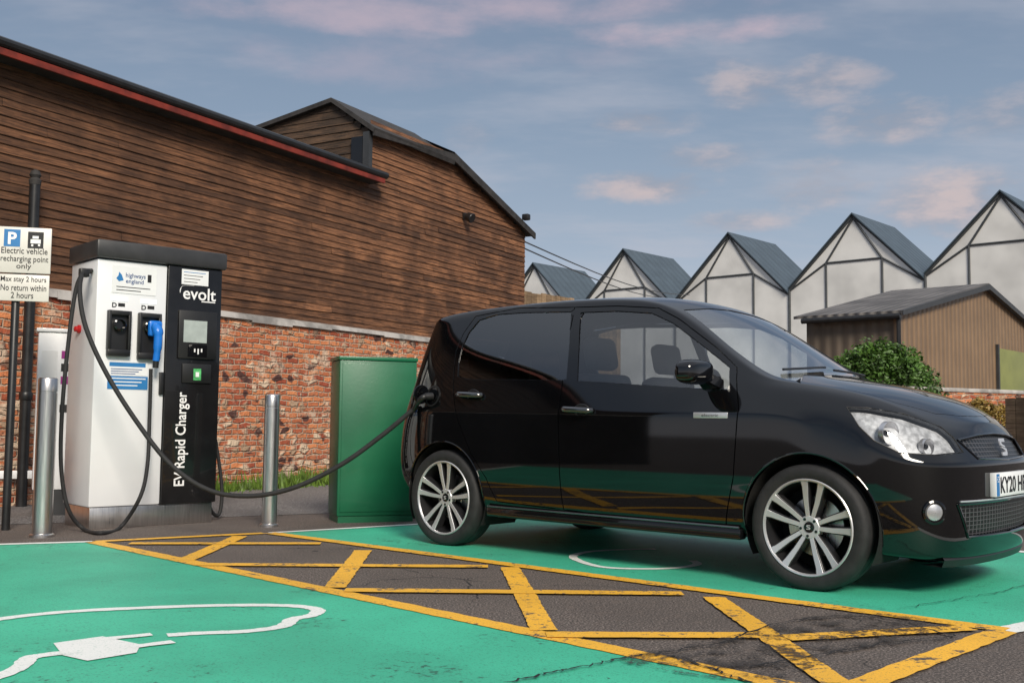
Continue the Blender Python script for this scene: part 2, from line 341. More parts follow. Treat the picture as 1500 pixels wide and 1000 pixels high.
# ---------------------------------------------------------------- ground
bm=NB(); s_=900
sheet(bm,[(-s_,-s_,0),(s_,-s_,0),(s_,s_,0),(-s_,s_,0)])
tag(obj('ground',bm,m_asph),kind='structure')
L1=G(135,794); L2=G(790,930); ld=(L2-L1).normalized(); U1=G(395,781); U2=G(1475,924); ud=(U2-U1).normalized()
kd=(G(0,798)-L1).normalized(); k2=(G(600,769)-U1).normalized()
bm=NB(); off=V((0,0,.003))
sheet(bm,[p+off for p in(L1,L1+kd*3.2,L1+kd*3.2+ld*6.6,L2+ld*2.6)])
tag(obj('green_bay_surface',bm,m_green),kind='structure')
bm=NB(); sheet(bm,[p+off for p in(U1,U2,U2+k2*2.75,U1+k2*2.75)])
tag(obj('green_bay_surface',bm,m_green),kind='structure')
bm=NB(); nk=V((-k2.y,k2.x,0)); a=L1+kd*9+nk*.12; b_=U1+k2*9+nk*.12
sheet(bm,[V((a.x,a.y,.003)),V((b_.x,b_.y,.003)),V((b_.x-3,b_.y+14,.003)),V((a.x-3,a.y+14,.003))])
tag(obj('pavement',bm,m_pave),kind='structure')
bm=NB(); zy=.006
ribbon(bm,[L1,L2,L2+ld*2.],.10,zy,jit=.07,res=.035)
ribbon(bm,[U1,U2],.10,zy+.0004,jit=.07,res=.035)
ribbon(bm,[L1+(U1-L1)*.02,L1.lerp(U1,.96)],.08,zy+.0002,jit=.07,res=.035)
k=0
for a,b_ in(((352,786),(270,822)),((532,807),(490,862)),((747,832),(797,925)),((1045,876),(1225,1003)),((1470,926),(1255,1008)),((190,797),(470,797)),((290,828),(715,831)),((505,866),(1000,871)),((800,932),(1110,933)),((1150,937),(1420,922))):
    k+=1; ribbon(bm,[G(*a),G(*b_)],.10,zy+.0006+.0003*k,jit=.07,res=.035)
tag(obj('yellow_hatching',bm,m_yellow),'worn yellow crisscross hatching painted on bare tarmac between the two green bays','road marking')
bm=NB(); ribbon(bm,[L1,L1+kd*3.2],.07,.006,jit=.06,res=.04); tag(obj('bay_line',bm,m_white),'white line closing the green bay in front of the charger, left of the hatching','road marking')
bm=NB(); ribbon(bm,[U1,U1+k2*2.75],.06,.006,jit=.06,res=.04); tag(obj('bay_line',bm,m_white),'thin white line closing the car\'s green bay in front of the green cabinet','road marking')
bm=NB(); ribbon(bm,[U2-k2*.02,U2+k2*2.75],.10,.0062,jit=.06,res=.04); tag(obj('bay_line',bm,m_white),'white line across the open end of the car\'s green bay at right edge','road marking')
bm=NB(); ribbon(bm,[U1+k2*2.75,U2+k2*2.75],.09,.0066,jit=.06,res=.04); tag(obj('bay_line',bm,m_white),'white line on the far side of the black car','road marking')
def gp(l): return [G(*p) for p in l]
bm=NB()
ribbon(bm,crom(gp([(-60,920),(0,908),(90,898),(200,892),(320,888),(410,888),(452,891),(466,896),(455,903),(430,908),(412,919),(360,926),(290,929),(245,932)]),8),.06,.006,jit=.12)
ribbon(bm,crom(gp([(-40,1005),(5,990),(30,978),(42,966),(60,962),(92,958)]),8),.06,.0064,jit=.1)
sheet(bm,[V((p.x,p.y,.0068)) for p in gp([(78,944),(150,934),(206,946),(200,958),(128,970),(92,962)])])
ribbon(bm,gp([(150,938),(222,931)]),.05,.0072,jit=.1,res=.03); ribbon(bm,gp([(190,950),(254,942)]),.05,.0076,jit=.1,res=.03)
tag(obj('plug_symbol',bm,m_white),'white charging plug and cable outline painted on the left green bay','road marking')
bm=NB()
ribbon(bm,crom(gp([(1015,822),(1020,828),(985,833),(930,834),(880,831),(848,822),(840,815),(862,809),(905,806),(960,805)]),6),.05,.006,jit=.1)
tag(obj('plug_symbol',bm,m_white),'white plug symbol loop painted on the green bay beneath the car','road marking')
bm=NB()
def crack(pts,w,zc):
    P=resamp(crom(gp(pts),10),.03); P=[p+V((random.uniform(-.012,.012),random.uniform(-.012,.012),0)) for p in P]; ribbon(bm,P,w,zc,jit=.8)
crack([(740,1003),(800,990),(850,980),(900,970),(945,962),(1000,968),(1060,990),(1100,1003)],.010,.0105)
crack([(945,962),(1050,945),(1140,915),(1240,905),(1310,912),(1400,935)],.008,.0108)
crack([(1320,893),(1400,880),(1470,868),(1530,850)],.005,.0111)
crack([(1040,985),(1150,972),(1300,945),(1400,935)],.007,.0114)
tag(obj('tar_seam',bm,m_tar),'thin black cracks running across the yellow hatching and green paint near the camera','tar seam')
bm=NB(); sheet(bm,[V((p.x,p.y,.0100)) for p in crom(gp([(920,962),(1000,948),(1090,930),(1170,908),(1250,898),(1330,905),(1400,918),(1380,940),(1250,955),(1180,985),(1100,1000),(1000,990),(920,975),(905,966)]),4)])
tag(obj('tar_stain',bm,m_stain),'patchy dark tar stain over the hatching at lower right','tar stain')
# ---------------------------------------------------------------- charger
C0=G(128,776); CB=R(42); cn_=V((sin(CB),-cos(CB),0)); cx=V((cos(CB),sin(CB),0)); cy=V((-sin(CB),cos(CB),0))
def FP(px,py):
    p=PL(px,py,C0,cn_)-C0; return p.dot(cx),p.z
def LPs(px,py):
    p=PL(px,py,C0,cx)-C0; return p.dot(cy),p.z
def fr(l,t_,r,b): 
    m=(t_+b)/2; c=(l+r)/2; return FP(l,m)[0],FP(r,m)[0],FP(c,b)[1],FP(c,t_)[1]
ch=empty('charger',C0,CB); tag(ch,'tall white and black electric vehicle charger with dark cap and hanging cables','charger')
xb=FP(240,560)[0]; xr=FP(320,560)[0]; zp=FP(220,739)[1]; zt=FP(200,384)[1]; ztop=FP(160,352)[1]; DP=.5
bm=NB(); box(bm,0,xb,0,DP,zp,zt,.012); obj('body',bm,m_wht,ch,True)
bm=NB(); box(bm,xb+.003,xr,-.012,DP,zp,zt+.005,.008); obj('front_panel',bm,m_chblk,ch,True)
bm=NB(); box(bm,-.02,xr+.03,-.035,DP+.02,zt+.006,ztop,.018); obj('cap',bm,m_cap,ch,True)
bm=NB(); box(bm,.015,xr-.015,.015,DP-.02,0,zp-.002,.004); obj('plinth',bm,m_steel,ch,True)
def flat(name,l,t_,r,b,y,mat,par=ch,th=.003,bev=0):
    x0,x1,z0,z1=fr(l,t_,r,b); bm=NB(); box(bm,x0,x1,y-th,y,z0,z1,bev); return obj(name,bm,mat,par,bool(bev)),(x0,x1,z0,z1)
def ftext(name,s,l,t_,r,b,y,mat,vert=False,par=ch,**k):
    x0,x1,z0,z1=fr(l,t_,r,b); return text_box(name,s,x0,x1,z0,z1,y,mat,par,vert,**k)
lb,_=flat('label',164,391,229,431,-.0005,m_lblw)
ftext('lettering','highways',184,401,213,409.5,-.005,m_inkb,par=lb,bold=.01); ftext('lettering','england',184,409.5,210,417.5,-.005,m_inkb,par=lb,bold=.01)
bm=NB(); x0,x1,z0,z1=fr(170,398,181,412); prism(bm,[(x0,-.005,z0+.02),(x0+.02,-.005,z0),(x1,-.005,z0+.01),(x1-.015,-.005,z1-.02),(x0+.02,-.005,z1),(x0+.015,-.005,z0+.04)],(0,.0012,0)); obj('map_mark',bm,m_lblb,lb)
bm=NB(); x0,x1,z0,z1=fr(216,403,223,414); box(bm,x0,x1-.008,-.006,-.004,z0,z1); obj('pump_mark',bm,m_ink,lb)
for i in range(2): flat('text_line',170,421+i*4,220-i*14,422.2+i*4,-.0035,m_ink,lb,.001)
for i,(l,r,t0_) in enumerate(((163,187,435),(206,229,439))):
    flat('indicator',l,t0_,r,t0_+6,-.0005,m_lamp); ftext('lettering','D',l+1,t0_+8,l+8,t0_+15,-.002,m_ink,bold=.03); flat('mark',l+10,t0_+9,l+20,t0_+14,-.0005,m_ink,th=.0015)
for (l,t_,r,b) in((155,455,189,522),(200,459,233,527)):
    x0,x1,z0,z1=fr(l,t_,r,b); bm=NB(); box(bm,x0,x1,-.045,-.001,z0,z0+.05,.01); box(bm,x0,x0+.022,-.045,-.001,z0+.045,z1,.006); box(bm,x1-.022,x1,-.045,-.001,z0+.045,z1,.006); box(bm,x0+.01,x1-.01,-.045,-.001,z1-.035,z1,.008); box(bm,x0+.01,x1-.01,-.012,-.002,z0,z1)
    h=obj('holster',bm,m_black,ch,True)
    bm=NB(); lathe(bm,[(.038,0),(.045,.035),(.036,.04),(.03,.012)],24,Matrix.Translation(((x0+x1)/2,-.013,z1-.10))@Matrix.Rotation(R(90),4,'X')); obj('socket',bm,m_gloss,h,True)
x0,x1,z0,z1=fr(210,466,232,527); xm=(x0+x1)/2
bm=NB(); tube(bm,crom([(xm,-.01,z1-.05),(xm,-.06,z1-.06),(xm+.005,-.105,z1-.10),(xm+.005,-.11,z1-.20),(xm,-.10,z0-.01)],6),[.034]*8+[.036]*6+[.030]*6+[.024]*5,14)
cnn=obj('connector',bm,m_blue,ch,True)
bm=NB(); box(bm,xm-.045,xm+.055,-.075,-.03,z1-.135,z1-.02,.018); obj('connector_guard',bm,m_blue,cnn,True)
bm=NB(); tube(bm,[(xm,-.10,z0+.0),(xm,-.095,z0-.06)],.021,12); obj('strain_relief',bm,m_black,cnn,True)
sb,_=flat('label',157,529,216,550,-.0005,m_lblw); sb2,_=flat('label',157,551,216,570,-.0005,m_lblb)
for i in range(3): flat('text_line',160+i*2,553.5+i*5,213-i*6,555+i*5,-.0035,m_txtw,sb2,.001)
flat('text_line',160,531,213,537,-.0035,m_lblb,sb,.001)
for i in range(3): flat('text_line',162,540+i*3.2,208-i*5,541.2+i*3.2,-.0035,m_inkb,sb,.001)
flat('door_lock',232,545,238,578,-.001,m_black,th=.02,bev=.005)
y,zv=LPs(117,482); bm=NB(); lathe(bm,[(.03,0),(.03,.012),(.02,.02),(.02,.035),(.012,.04)],20,Matrix.Translation((0,max(.05,min(y,.4)),zv))@Matrix.Rotation(R(-90),4,'Y')); obj('emergency_button',bm,m_red,ch,True)
y0=-.013
st,_=flat('label',265,396,304,418,y0,m_lblw)
for i in range(4): flat('text_line',268,399.5+i*4.5,300-i*4,400.4+i*4.5,y0-.003,m_lblb if i==0 else m_cap,st,.0008)
lt=ftext('logo_lettering','evolt',267,422,315,440,y0-.002,m_txtw,bold=.012)
x0,x1,z0,z1=fr(262,418,283,426); bm=NB(); tube(bm,crom([(x0+.004,y0-.002,z0-.02),(x0+.008,y0-.002,z0+.012),(x0+.03,y0-.002,z1-.004),(x1,y0-.002,z1)],6),[.001,.002,.003,.0035,.0035,.003,.003,.002,.001],6); obj('logo_swirl',bm,m_txtw,ch,True)
flat('text_line',294,442,314,443.6,y0,m_txtw,th=.001)
bz,(x0,x1,z0,z1)=flat('screen_bezel',259,456,315,526,y0,m_black,th=.02,bev=.006)
flat('screen',266,470,300,502,y0-.0205,m_lcd,bz)
flat('card_reader',272,505,300,523,y0-.0205,m_gloss,bz,.002)
for dx in(0,5,10): 
    flat('contactless_mark',281+dx-.0,511,283+dx,519-abs(dx-5)*.6,y0-.023,m_txtw,bz,.001)
rd,_=flat('reader_panel',265,533,307,561,y0,m_black,th=.012,bev=.004); flat('reader_light',281,540,292,557,y0-.0125,m_led,rd); flat('reader_mark',284,545,289,552,y0-.016,m_txtw,rd,.001)
ftext('lettering','EV Rapid Charger',255,574,275,711,y0-.002,m_txtw,vert=True,bold=.015)
def cable(pts,r,label,name='charging_cable'):
    bm=NB(); tube(bm,crom(pts,10),r,12); return tag(obj(name,bm,m_rub,None,True),label,'cable')
def chp(px,py,y):
    return PL(px,py,C0-cn_*y,cn_)
fx=lambda l:[D(*p) for p in l]
cable([chp(132,398,.10)]+[chp(121,400,-.03)]+fx([(117,430,7.05),(126,480,6.98),(155,545,6.93),(200,617,6.9),(250,680,6.88),(305,717,6.86),(365,726,6.84),(430,714,6.82),(500,680,6.81),(560,637,6.80),(600,604,6.78),(612,595,6.78)]),.0155,'thick black charging cable sagging from the charger across to the car')
cable([chp(221,540,-.10),chp(219,610,-.10),chp(216,680,-.16),chp(205,728,-.22)]+[G(176,772,.017),G(148,780,.017),G(122,774,.02)]+fx([(100,745,7.12),(90,690,7.1),(90,620,7.1),(97,530,7.1),(110,430,7.15)])+[chp(122,400,-.04),chp(134,396,.08)],.0135,'black cable looping down from the blue connector to the ground and up')
cable([C0+cx*(xr-.01)+cy*.25+V((0,0,.90)),C0+cx*(xr+.05)+cy*.25+V((0,0,.86)),C0+cx*(xr+.12)+cy*.22+V((0,0,.5)),C0+cx*(xr+.155)+cy*.2+V((0,0,.22)),C0+cx*(xr+.13)+cy*.18+V((0,0,.045)),C0+cx*(xr+.06)+cy*.16+V((0,0,.06)),C0+cx*(xr+.0)+cy*.15+V((0,0,.2))],.0135,'short black cable hanging in a loop on the right side of the charger')
bm=NB(); p=chp(122,400,-.005)-C0; box(bm,p.dot(cx)-.035,p.dot(cx)+.03,-.05,.0,p.z-.03,p.z+.03,.01); obj('cable_hook',bm,m_black,ch,True)
# ---------------------------------------------------------------- bollards
def bollard(px,py,toppy,d,label):
    p=G(px,py); hgt=(PL(px,toppy,p,V((0,-1,0)))).z
    o=empty('bollard',p); r=d/2
    bm=NB(); lathe(bm,[(r,0.02),(r,hgt-.10),(r*.97,hgt-.098),(r*.97,hgt-.09),(r,hgt-.088),(r,hgt-.012),(r*.93,hgt-.004),(r*.8,hgt)],36); obj('post',bm,m_steel,o,True)
    bm=NB(); lathe(bm,[(r*1.25,0),(r*1.25,.016),(r*1.15,.022),(r*1.02,.024)],36); obj('base_collar',bm,m_steel,o,True)
    return tag(o,label,'bollard','steel bollards beside the charger')
bollard(61,786,553,.122,'stainless steel bollard at left, between the sign post and the white charger')
bollard(394,771,577,.107,'stainless steel bollard between the charger and the green cabinet')
# ---------------------------------------------------------------- parking sign
sp=G(8,776); sg=empty('parking_sign',sp,R(14)); tag(sg,'black post carrying two white electric vehicle parking notices at left edge','sign')
bm=NB(); lathe(bm,[(.027,0),(.027,2.02),(.02,2.03)],20); obj('post',bm,m_pole,sg,True)
sxv=V((cos(R(14)),sin(R(14)),0)); sn=V((sin(R(14)),-cos(R(14)),0)); spf=sp+sn*.04
def SP(px,py): p=PL(px,py,spf,sn)-sp; return p.dot(sxv),p.z
def srect(l,t_,r,b): m=(t_+b)/2;c=(l+r)/2; return SP(l,m)[0],SP(r,m)[0],SP(c,b)[1],SP(c,t_)[1]
def splate(l,t_,r,b,name='sign_plate'):
    x0,x1,z0,z1=srect(l,t_,r,b); bm=NB(); box(bm,x0,x1,-.043,-.03,z0,z1,.004); return obj(name,bm,m_sign,sg,True)
def st_(s,l,t_,r,b,par,mat=m_ink,**k): x0,x1,z0,z1=srect(l,t_,r,b); return text_box('lettering',s,x0,x1,z0,z1,-.045,mat,par,**k)
def sq(name,l,t_,r,b,mat,par,y=-.045): x0,x1,z0,z1=srect(l,t_,r,b); bm=NB(); box(bm,x0,x1,y,y+.0015,z0,z1); return obj(name,bm,mat,par)
p1=splate(-6,333,75,400); p2=splate(-8,402,72,441)
sq('parking_symbol',6,336,30,361,m_lblb,p1); st_('P',12,340,25,358,p1,m_txtw,bold=.03).location.y=-.002
sq('vehicle_symbol',41,340,64,364,m_ink,p1)
for q in((45,351,60,357),(48,346,57,350),(46,358,49,361),(56,358,59,361)): sq('vehicle_outline',*q,m_txtw,p1,-.0475)
st_('Electric vehicle',2,363,70,372,p1,bold=.006); st_('recharging point',1,375,71,386,p1,bold=.006); st_('only',24,386,46,396,p1,bold=.006)
st_('Max stay 2 hours',1,405,68,415,p2,bold=.006); st_('No return within',1,417,68,426,p2,bold=.006); st_('2 hours',16,428,49,437,p2,bold=.006)
# ---------------------------------------------------------------- timber and brick building
WA=R(61); B0=G(340,716); wx=V((cos(WA),sin(WA),0)); wn=V((sin(WA),-cos(WA),0)); wb=-wn
def WL(px,py): p=PL(px,py,B0,wn)-B0; return p.dot(wx),p.z
bd=empty('timber_building',B0,WA); tag(bd,'long dark timber boarded building on an old red brick and flint wall','building')
t1,ze=WL(540,268); _,zf=WL(540,194); t2,zc=WL(652,228); t3,zd=WL(768,342); zw=(WL(335,458)[1]+WL(640,503)[1])/2; TL=-9.; TB=-5.
def CKp(px,py): p=PL(px,py,B0+wx*t1,wx)-B0; return p.dot(wb),p.z
yb,zbk=CKp(346,203); yr,zr=CKp(491,150); sl_=(zbk-ze-.115)/yb*.93
def boards(name,mat,rows,parent,dark=1.):
    bm=NB(); lay=bm.loops.layers.float_color.new('tone')
    for z0,z1,a,b,fn in rows:
        s=a
        while s<b-.02:
            e=min(b,s+random.uniform(1.6,4.6)); 
            if b-e<.4:e=b
            j=random.uniform(-.004,.004); tn=random.choice([.55,.72,.85,.95,1,1,1.1,1.22])*random.uniform(.9,1.1)*dark; th=random.uniform(.017,.026)
            n=max(1,int((e-s)/.4)); wob=[random.uniform(-.003,.003) for _ in range(n+1)]
            prev=None
            for i in range(n+1):
                q=s+(e-s)*i/n-(.003 if i==n else 0); zj=j+wob[i]
                cur=[bm.verts.new(fn(q,.006,z1+.018)),bm.verts.new(fn(q,th,z0+zj)),bm.verts.new(fn(q,.008,z0+zj))]
                if prev:
                    for k in(0,1):
                        f=bm.faces.new((prev[k],prev[k+1],cur[k+1],cur[k]))
                        for l in f.loops:l[lay]=(tn,tn,tn,1)
                prev=cur
            s=e
    return obj(name,bm,mat,parent)
rows=[]; bh=.080; zz_=zw+.03
while zz_<max(zf,zc)+.0:
    z1=zz_+bh; zm=zz_+bh/2
    a=TL if zm<ze-.02 else t1
    b=t3 if zm<zd else t2+(t3-t2)*(zc-zm)/(zc-zd)
    if b>a+.1: rows.append((zz_,z1,a,b,lambda s,o,z:V((s,-o,z))))
    zz_=z1
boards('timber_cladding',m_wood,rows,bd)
bm=NB(); prism(bm,[(TL,0,zw),(t3,0,zw),(t3,0,zd),(t2,0,zc),(t1,0,zf),(t1,0,ze),(TL,0,ze)],(0,.15,0)); box(bm,TL,t3,.16,2.3,0,min(zd,ze)-.02); obj('wall',bm,m_slate,bd)
bm=NB(); box(bm,TB,t3-.02,-.05,.15,0,zw-.03); obj('brick_wall',bm,m_brick,bd)
bm=NB(); box(bm,TL,TB-.002,-.045,.15,0,zw-.03); obj('unseen_dark_wall',bm,m_darkb,bd)  # added out of view, kept dark so the car doors reflect black
bm=NB(); s=TL
while s<t3:
    e=min(t3,s+random.uniform(.5,1.1)); prism(bm,[(s,.0,zw-.028),(s,-.085,zw-.028+random.uniform(-.03,.008)),(s,-.075,zw+.02),(s,.0,zw+.05)],(e-s-.004,0,0)); s=e
obj('flashing',bm,m_lead,bd)
YR=yb+.8
bm=NB(); prism(bm,[(TL,-.20,ze+.055),(TL,YR,ze+.055+(YR+.2)*sl_),(TL,YR,ze+.115+(YR+.2)*sl_),(TL,-.22,ze+.115)],(t1-TL+.05,0,0)); prism(bm,[(TL,YR,ze+.06+(YR+.2)*sl_),(TL,YR+2.4,ze),(TL,YR+2.4,ze+.06),(TL,YR,ze+.115+(YR+.2)*sl_)],(t1-TL,0,0)); obj('roof',bm,m_slate,bd)
bm=NB(); box(bm,TL,t1+.02,-.25,-.225,ze-.03,ze+.03,.004); obj('fascia',bm,m_rust,bd)
bm=NB(); box(bm,TL,t1,-.225,0,ze-.02,ze+.0); obj('soffit',bm,m_slate,bd)
bm=NB(); tube(bm,[(TL,-.235,ze+.08),(t1+.06,-.235,ze+.08)],.045,10); obj('gutter',bm,m_pole,bd,True)
rows=[]; q=ze+.12
def chk(s,o,z): return V((t1-o,s,z))
while q<zr-.02:
    zm=q+.05; yf=0 if zm<zf else yr*(zm-zf)/(zr-zf); ybk=yb if zm<zbk else yr+(zr-zm)/(zr-zbk)*(yb-yr); ybk=min(ybk,(zm-ze-.1)/sl_)
    if ybk>yf+.05: rows.append((q,q+.1,yf,ybk,chk))
    q+=.1
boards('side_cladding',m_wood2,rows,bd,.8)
bm=NB(); prism(bm,[(t1+.004,0,ze-.1),(t1+.004,0,zf),(t1+.004,yr,zr-.03),(t1+.004,yb,zbk-.03),(t1+.004,yb,ze-.1)],(.1,0,0)); obj('side_wall',bm,m_slate,bd)
bm=NB(); box(bm,t1-.07,t1-.04,.06,.24,ze+.2,zf-.05); wi=obj('window',bm,m_gloss,bd)
bm=NB(); box(bm,t1-.075,t1+.0,-.05,.05,ze+.08,zf+.0); obj('window_frame',bm,m_frame,wi)
bm=NB(); te=t2+.05
prism(bm,[(t1-.09,-.13,zf-.03),(t1-.09,yr,zr-.02),(t1-.09,yb+.1,zbk-.04),(t1-.09,yb+.1,zbk+.02),(t1-.09,yr,zr+.04),(t1-.09,-.15,zf+.03)],(te-t1+.09,0,0))
A=[(te,-.13,zc+.0),(te,yr,zr-.04),(te,yb+.1,zbk-.04)]; Bq=[(t3+.16,-.13,zd-.03),(t3+.16,yr,zd-.02),(t3+.16,yb+.1,zd-.03)]
va=[bm.verts.new(V(p)+V((0,0,.05))) for p in A]; vb=[bm.verts.new(V(p)+V((0,0,.05))) for p in Bq]; va2=[bm.verts.new(p) for p in A]; vb2=[bm.verts.new(p) for p in Bq]
for i in(0,1): bm.faces.new((va[i],vb[i],vb[i+1],va[i+1])); bm.faces.new((va2[i],va2[i+1],vb2[i+1],vb2[i]))
bm.faces.new((va[0],va2[0],vb2[0],vb[0])); bm.faces.new((vb[0],vb2[0],vb2[1],vb[1])); bm.faces.new((vb[1],vb2[1],vb2[2],vb[2])); bm.faces.new((va[2],vb[2],vb2[2],va2[2]))
obj('end_roof',bm,m_slate,bd)
bm=NB(); prism(bm,[(t1-.08,-.14,zf-.07),(t2,-.14,zc-.07),(t3+.14,-.14,zd-.08),(t3+.14,-.14,zd-.0),(t2,-.14,zc+.02),(t1-.08,-.14,zf+.0)],(0,.03,0)); obj('bargeboard',bm,m_slate,bd)
tl,zl=WL(677,318); bm=NB(); lathe(bm,[(.03,0),(.06,.04),(.075,.12),(.07,.13)],20,Matrix.Translation((tl,-.06,zl+.02))@Matrix.Rotation(R(115),4,'X')); box(bm,tl-.03,tl+.03,-.07,-.02,zl-.04,zl+.06,.008); obj('security_light',bm,m_black,bd,True)
tl,zl=WL(758,322); bm=NB(); box(bm,tl-.05,tl+.05,-.22,-.10,zl-.02,zl+.08,.02); obj('bracket',bm,m_black,bd,True)
pa=PL(33,690,B0+wn*.16,wn); tx=(pa-B0).dot(wx); pb=PL(48,250,B0+wn*.16,wn).z
vp=empty('vent_pipe',B0+wx*tx+wn*.16); tag(vp,'tall black vent pipe with cowl standing against the timber wall at left','pipe')
bm=NB(); lathe(bm,[(.045,0),(.045,pb-.12)],20); obj('pipe',bm,m_pole,vp,True)
bm=NB(); lathe(bm,[(.048,pb-.12),(.052,pb-.08),(.035,pb-.06),(.05,pb-.035),(.035,pb+.0),(.012,pb+.015)],20); obj('cowl',bm,m_slate,vp,True)
for zz_ in(.9,2.1):
    bm=NB(); lathe(bm,[(.05,zz_),(.056,zz_+.01),(.056,zz_+.06),(.05,zz_+.07)],20); obj('collar',bm,m_pole,vp,True)
pc=D(48,690,8.2); wc=empty('meter_cabinet',(pc.x,pc.y,0),R(25)); tag(wc,'white cabinet with purple labels half hidden behind the charger at left','cabinet')
zt2=D(60,487,8.3).z; 
bm=NB(); box(bm,0,.36,0,.3,.2,zt2,.01); obj('body',bm,m_wht,wc,True)
bm=NB(); box(bm,.01,.35,.01,.29,0,.198); obj('plinth',bm,m_frame,wc)
bm=NB(); box(bm,-.015,.375,-.015,.315,zt2+.001,zt2+.03,.006); obj('lid',bm,m_wht,wc,True)
for i,(za,m_) in enumerate(((1.22,m_purple),(1.12,m_ink),(1.02,m_purple),(.8,m_ink))):
    bm=NB(); box(bm,.17,.27,-.004,-.001,za,za+.06); obj('label',bm,m_,wc)
bm=NB(); box(bm,.03,.14,-.004,-.001,.95,1.28); obj('door_panel',bm,m_lblw,wc)
pk=G(12,742); kr=empty('knee_rail',pk,R(20)); tag(kr,'low white rail on short posts behind the left bollard','rail')
zk=.27; bm=NB(); box(bm,-.5,.36,-.03,.03,zk-.035,zk+.035,.008); obj('rail',bm,m_lblw,kr,True)
for x in(-.4,.28): 
    bm=NB(); box(bm,x-.03,x+.03,.031,.09,0,zk); obj('post',bm,m_pole,kr)
bm=NB()
for i in range(3600):
    s=random.uniform(-.6,4.2); y=-.06-abs(random.gauss(0,.16)); 
    if random.random()<.35: s=random.gauss(1.0,.5)
    p=B0+wx*s+wb*y; hh=random.uniform(.03,.13)*(1.8 if random.random()<.25 else 1); a=random.uniform(0,2*PI); w_=random.uniform(.006,.016); l=V((random.uniform(-.05,.05),random.uniform(-.05,.05),hh))
    q=V((cos(a)*w_,sin(a)*w_,0)); vs=[bm.verts.new(p-q),bm.verts.new(p+q),bm.verts.new(p+l*.6+q*.6),bm.verts.new(p+l)]
    bm.faces.new(vs)
m_grass=pm('grass_blades',(.10,.17,.02),.6,var=.5,scale=9)
tag(obj('grass',bm,m_grass,recalc=False),'short green grass growing along the foot of the brick wall','grass',kind='stuff')
# ---------------------------------------------------------------- green cabinet
pg=G(493,766); gc=empty('utility_cabinet',pg,R(20)); tag(gc,'dark green metal utility cabinet against the brick wall behind the car','cabinet')
hg=PL(496,521,pg,V((0,-1,0))).z; wg=.595; dg_=.36
bm=NB(); box(bm,0,wg,0,dg_,.05,hg-.03,.006); obj('body',bm,m_cabg,gc,True)
bm=NB(); box(bm,.01,wg-.01,.01,dg_-.01,0,.049); obj('plinth',bm,m_cabg,gc)
bm=NB(); box(bm,-.008,wg+.008,-.010,dg_+.008,hg-.029,hg,.006); obj('lid',bm,m_cabg,gc,True)
bm=NB(); box(bm,.02,wg-.02,-.006,-.001,.08,hg-.05,.003); obj('door',bm,m_cabg,gc,True)
# ---------------------------------------------------------------- greenhouse
A0=V((5.15,48.6,0)); A3=V((17.46,37.4,0)); gd=(A3-A0).normalized(); GS=(A3-A0).length/3
gh=empty('glasshouse',A0,math.atan2(gd.y,gd.x)); tag(gh,'row of pale glasshouse gables with pointed blue grey roofs behind the car','glasshouse')
for k in range(-1,5):
    X=k*GS; hw=GS/2-.02; e0=5.85+.147*k; ap=8.6+.147*k; Lr=4.2
    bm=NB(); prism(bm,[(X-hw,.05,0),(X+hw,.05,0),(X+hw,.05,e0),(X,.05,ap-.06),(X-hw,.05,e0)],(0,.06,0)); obj('gable_panel',bm,m_gpanel,gh)
    bm=NB()
    def bar(a,b,r=.042): tube(bm,[(X+a[0],.03,a[1]),(X+b[0],.03,b[1])],r,6)
    j=(1.15,ap-1.8)
    for s in(-1,1):
        bar((0,ap-.12),(s*j[0],j[1])); bar((s*j[0],j[1]),(s*j[0],0)); bar((s*j[0],j[1]),(s*hw,e0-.05)); bar((0,ap-.02),(s*hw,e0),.06)
    bar((-j[0],j[1]),(j[0],j[1])); bar((-hw,e0),(-hw,0),.055)
    obj('frame',bm,m_gframe,gh)
    bm=NB()
    for s in(-1,1): prism(bm,[(X,-.10,ap+.03),(X+s*(hw+.02),-.10,e0+.02),(X+s*(hw+.02),-.10,e0+.07),(X,-.10,ap+.09)],(0,Lr,0))
    obj('roof',bm,m_groof,gh)
    bm=NB(); prism(bm,[(X-hw,Lr-.2,0),(X+hw,Lr-.2,0),(X+hw,Lr-.2,e0),(X,Lr-.2,ap-.06),(X-hw,Lr-.2,e0)],(0,.05,0)); obj('rear_wall',bm,m_gpanel,gh)
# ---------------------------------------------------------------- barn
bc=D(1317,459,18.5); BA=R(48.2); bx_=V((cos(BA),sin(BA),0)); bn=V((sin(BA),-cos(BA),0)); bc0=V((bc.x,bc.y,0)); be=bc.z
br_=empty('barn',bc0,BA); tag(br_,'low brown metal clad barn with shallow corrugated roof at right','barn')
def BL(px,py): p=PL(px,py,bc0,bn)-bc0; return p.dot(bx_),p.z
bax,baz=BL(1440,421); BW=bax*2; BLn=1.75
bm=NB(); prism(bm,[(0,0,0),(BW,0,0),(BW,0,be),(bax,0,baz),(0,0,be)],(0,.1,0)); obj('gable_wall',bm,m_barn,br_)
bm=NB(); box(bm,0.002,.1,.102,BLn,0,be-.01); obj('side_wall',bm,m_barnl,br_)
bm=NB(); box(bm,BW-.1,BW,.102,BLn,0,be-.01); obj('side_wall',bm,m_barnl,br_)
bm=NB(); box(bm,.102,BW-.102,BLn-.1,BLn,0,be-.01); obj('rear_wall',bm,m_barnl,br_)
OH=.16
for s in(0,1):
    bm=NB(); xe=-OH if s==0 else BW+OH; ze_=be-OH*(baz-be)/bax
    prism(bm,[(bax,-.12,baz+.02),(xe,-.12,ze_+.02),(xe,-.12,ze_+.07),(bax,-.12,baz+.08)],(0,BLn+.3,0)); obj('roof',bm,m_broof,br_)
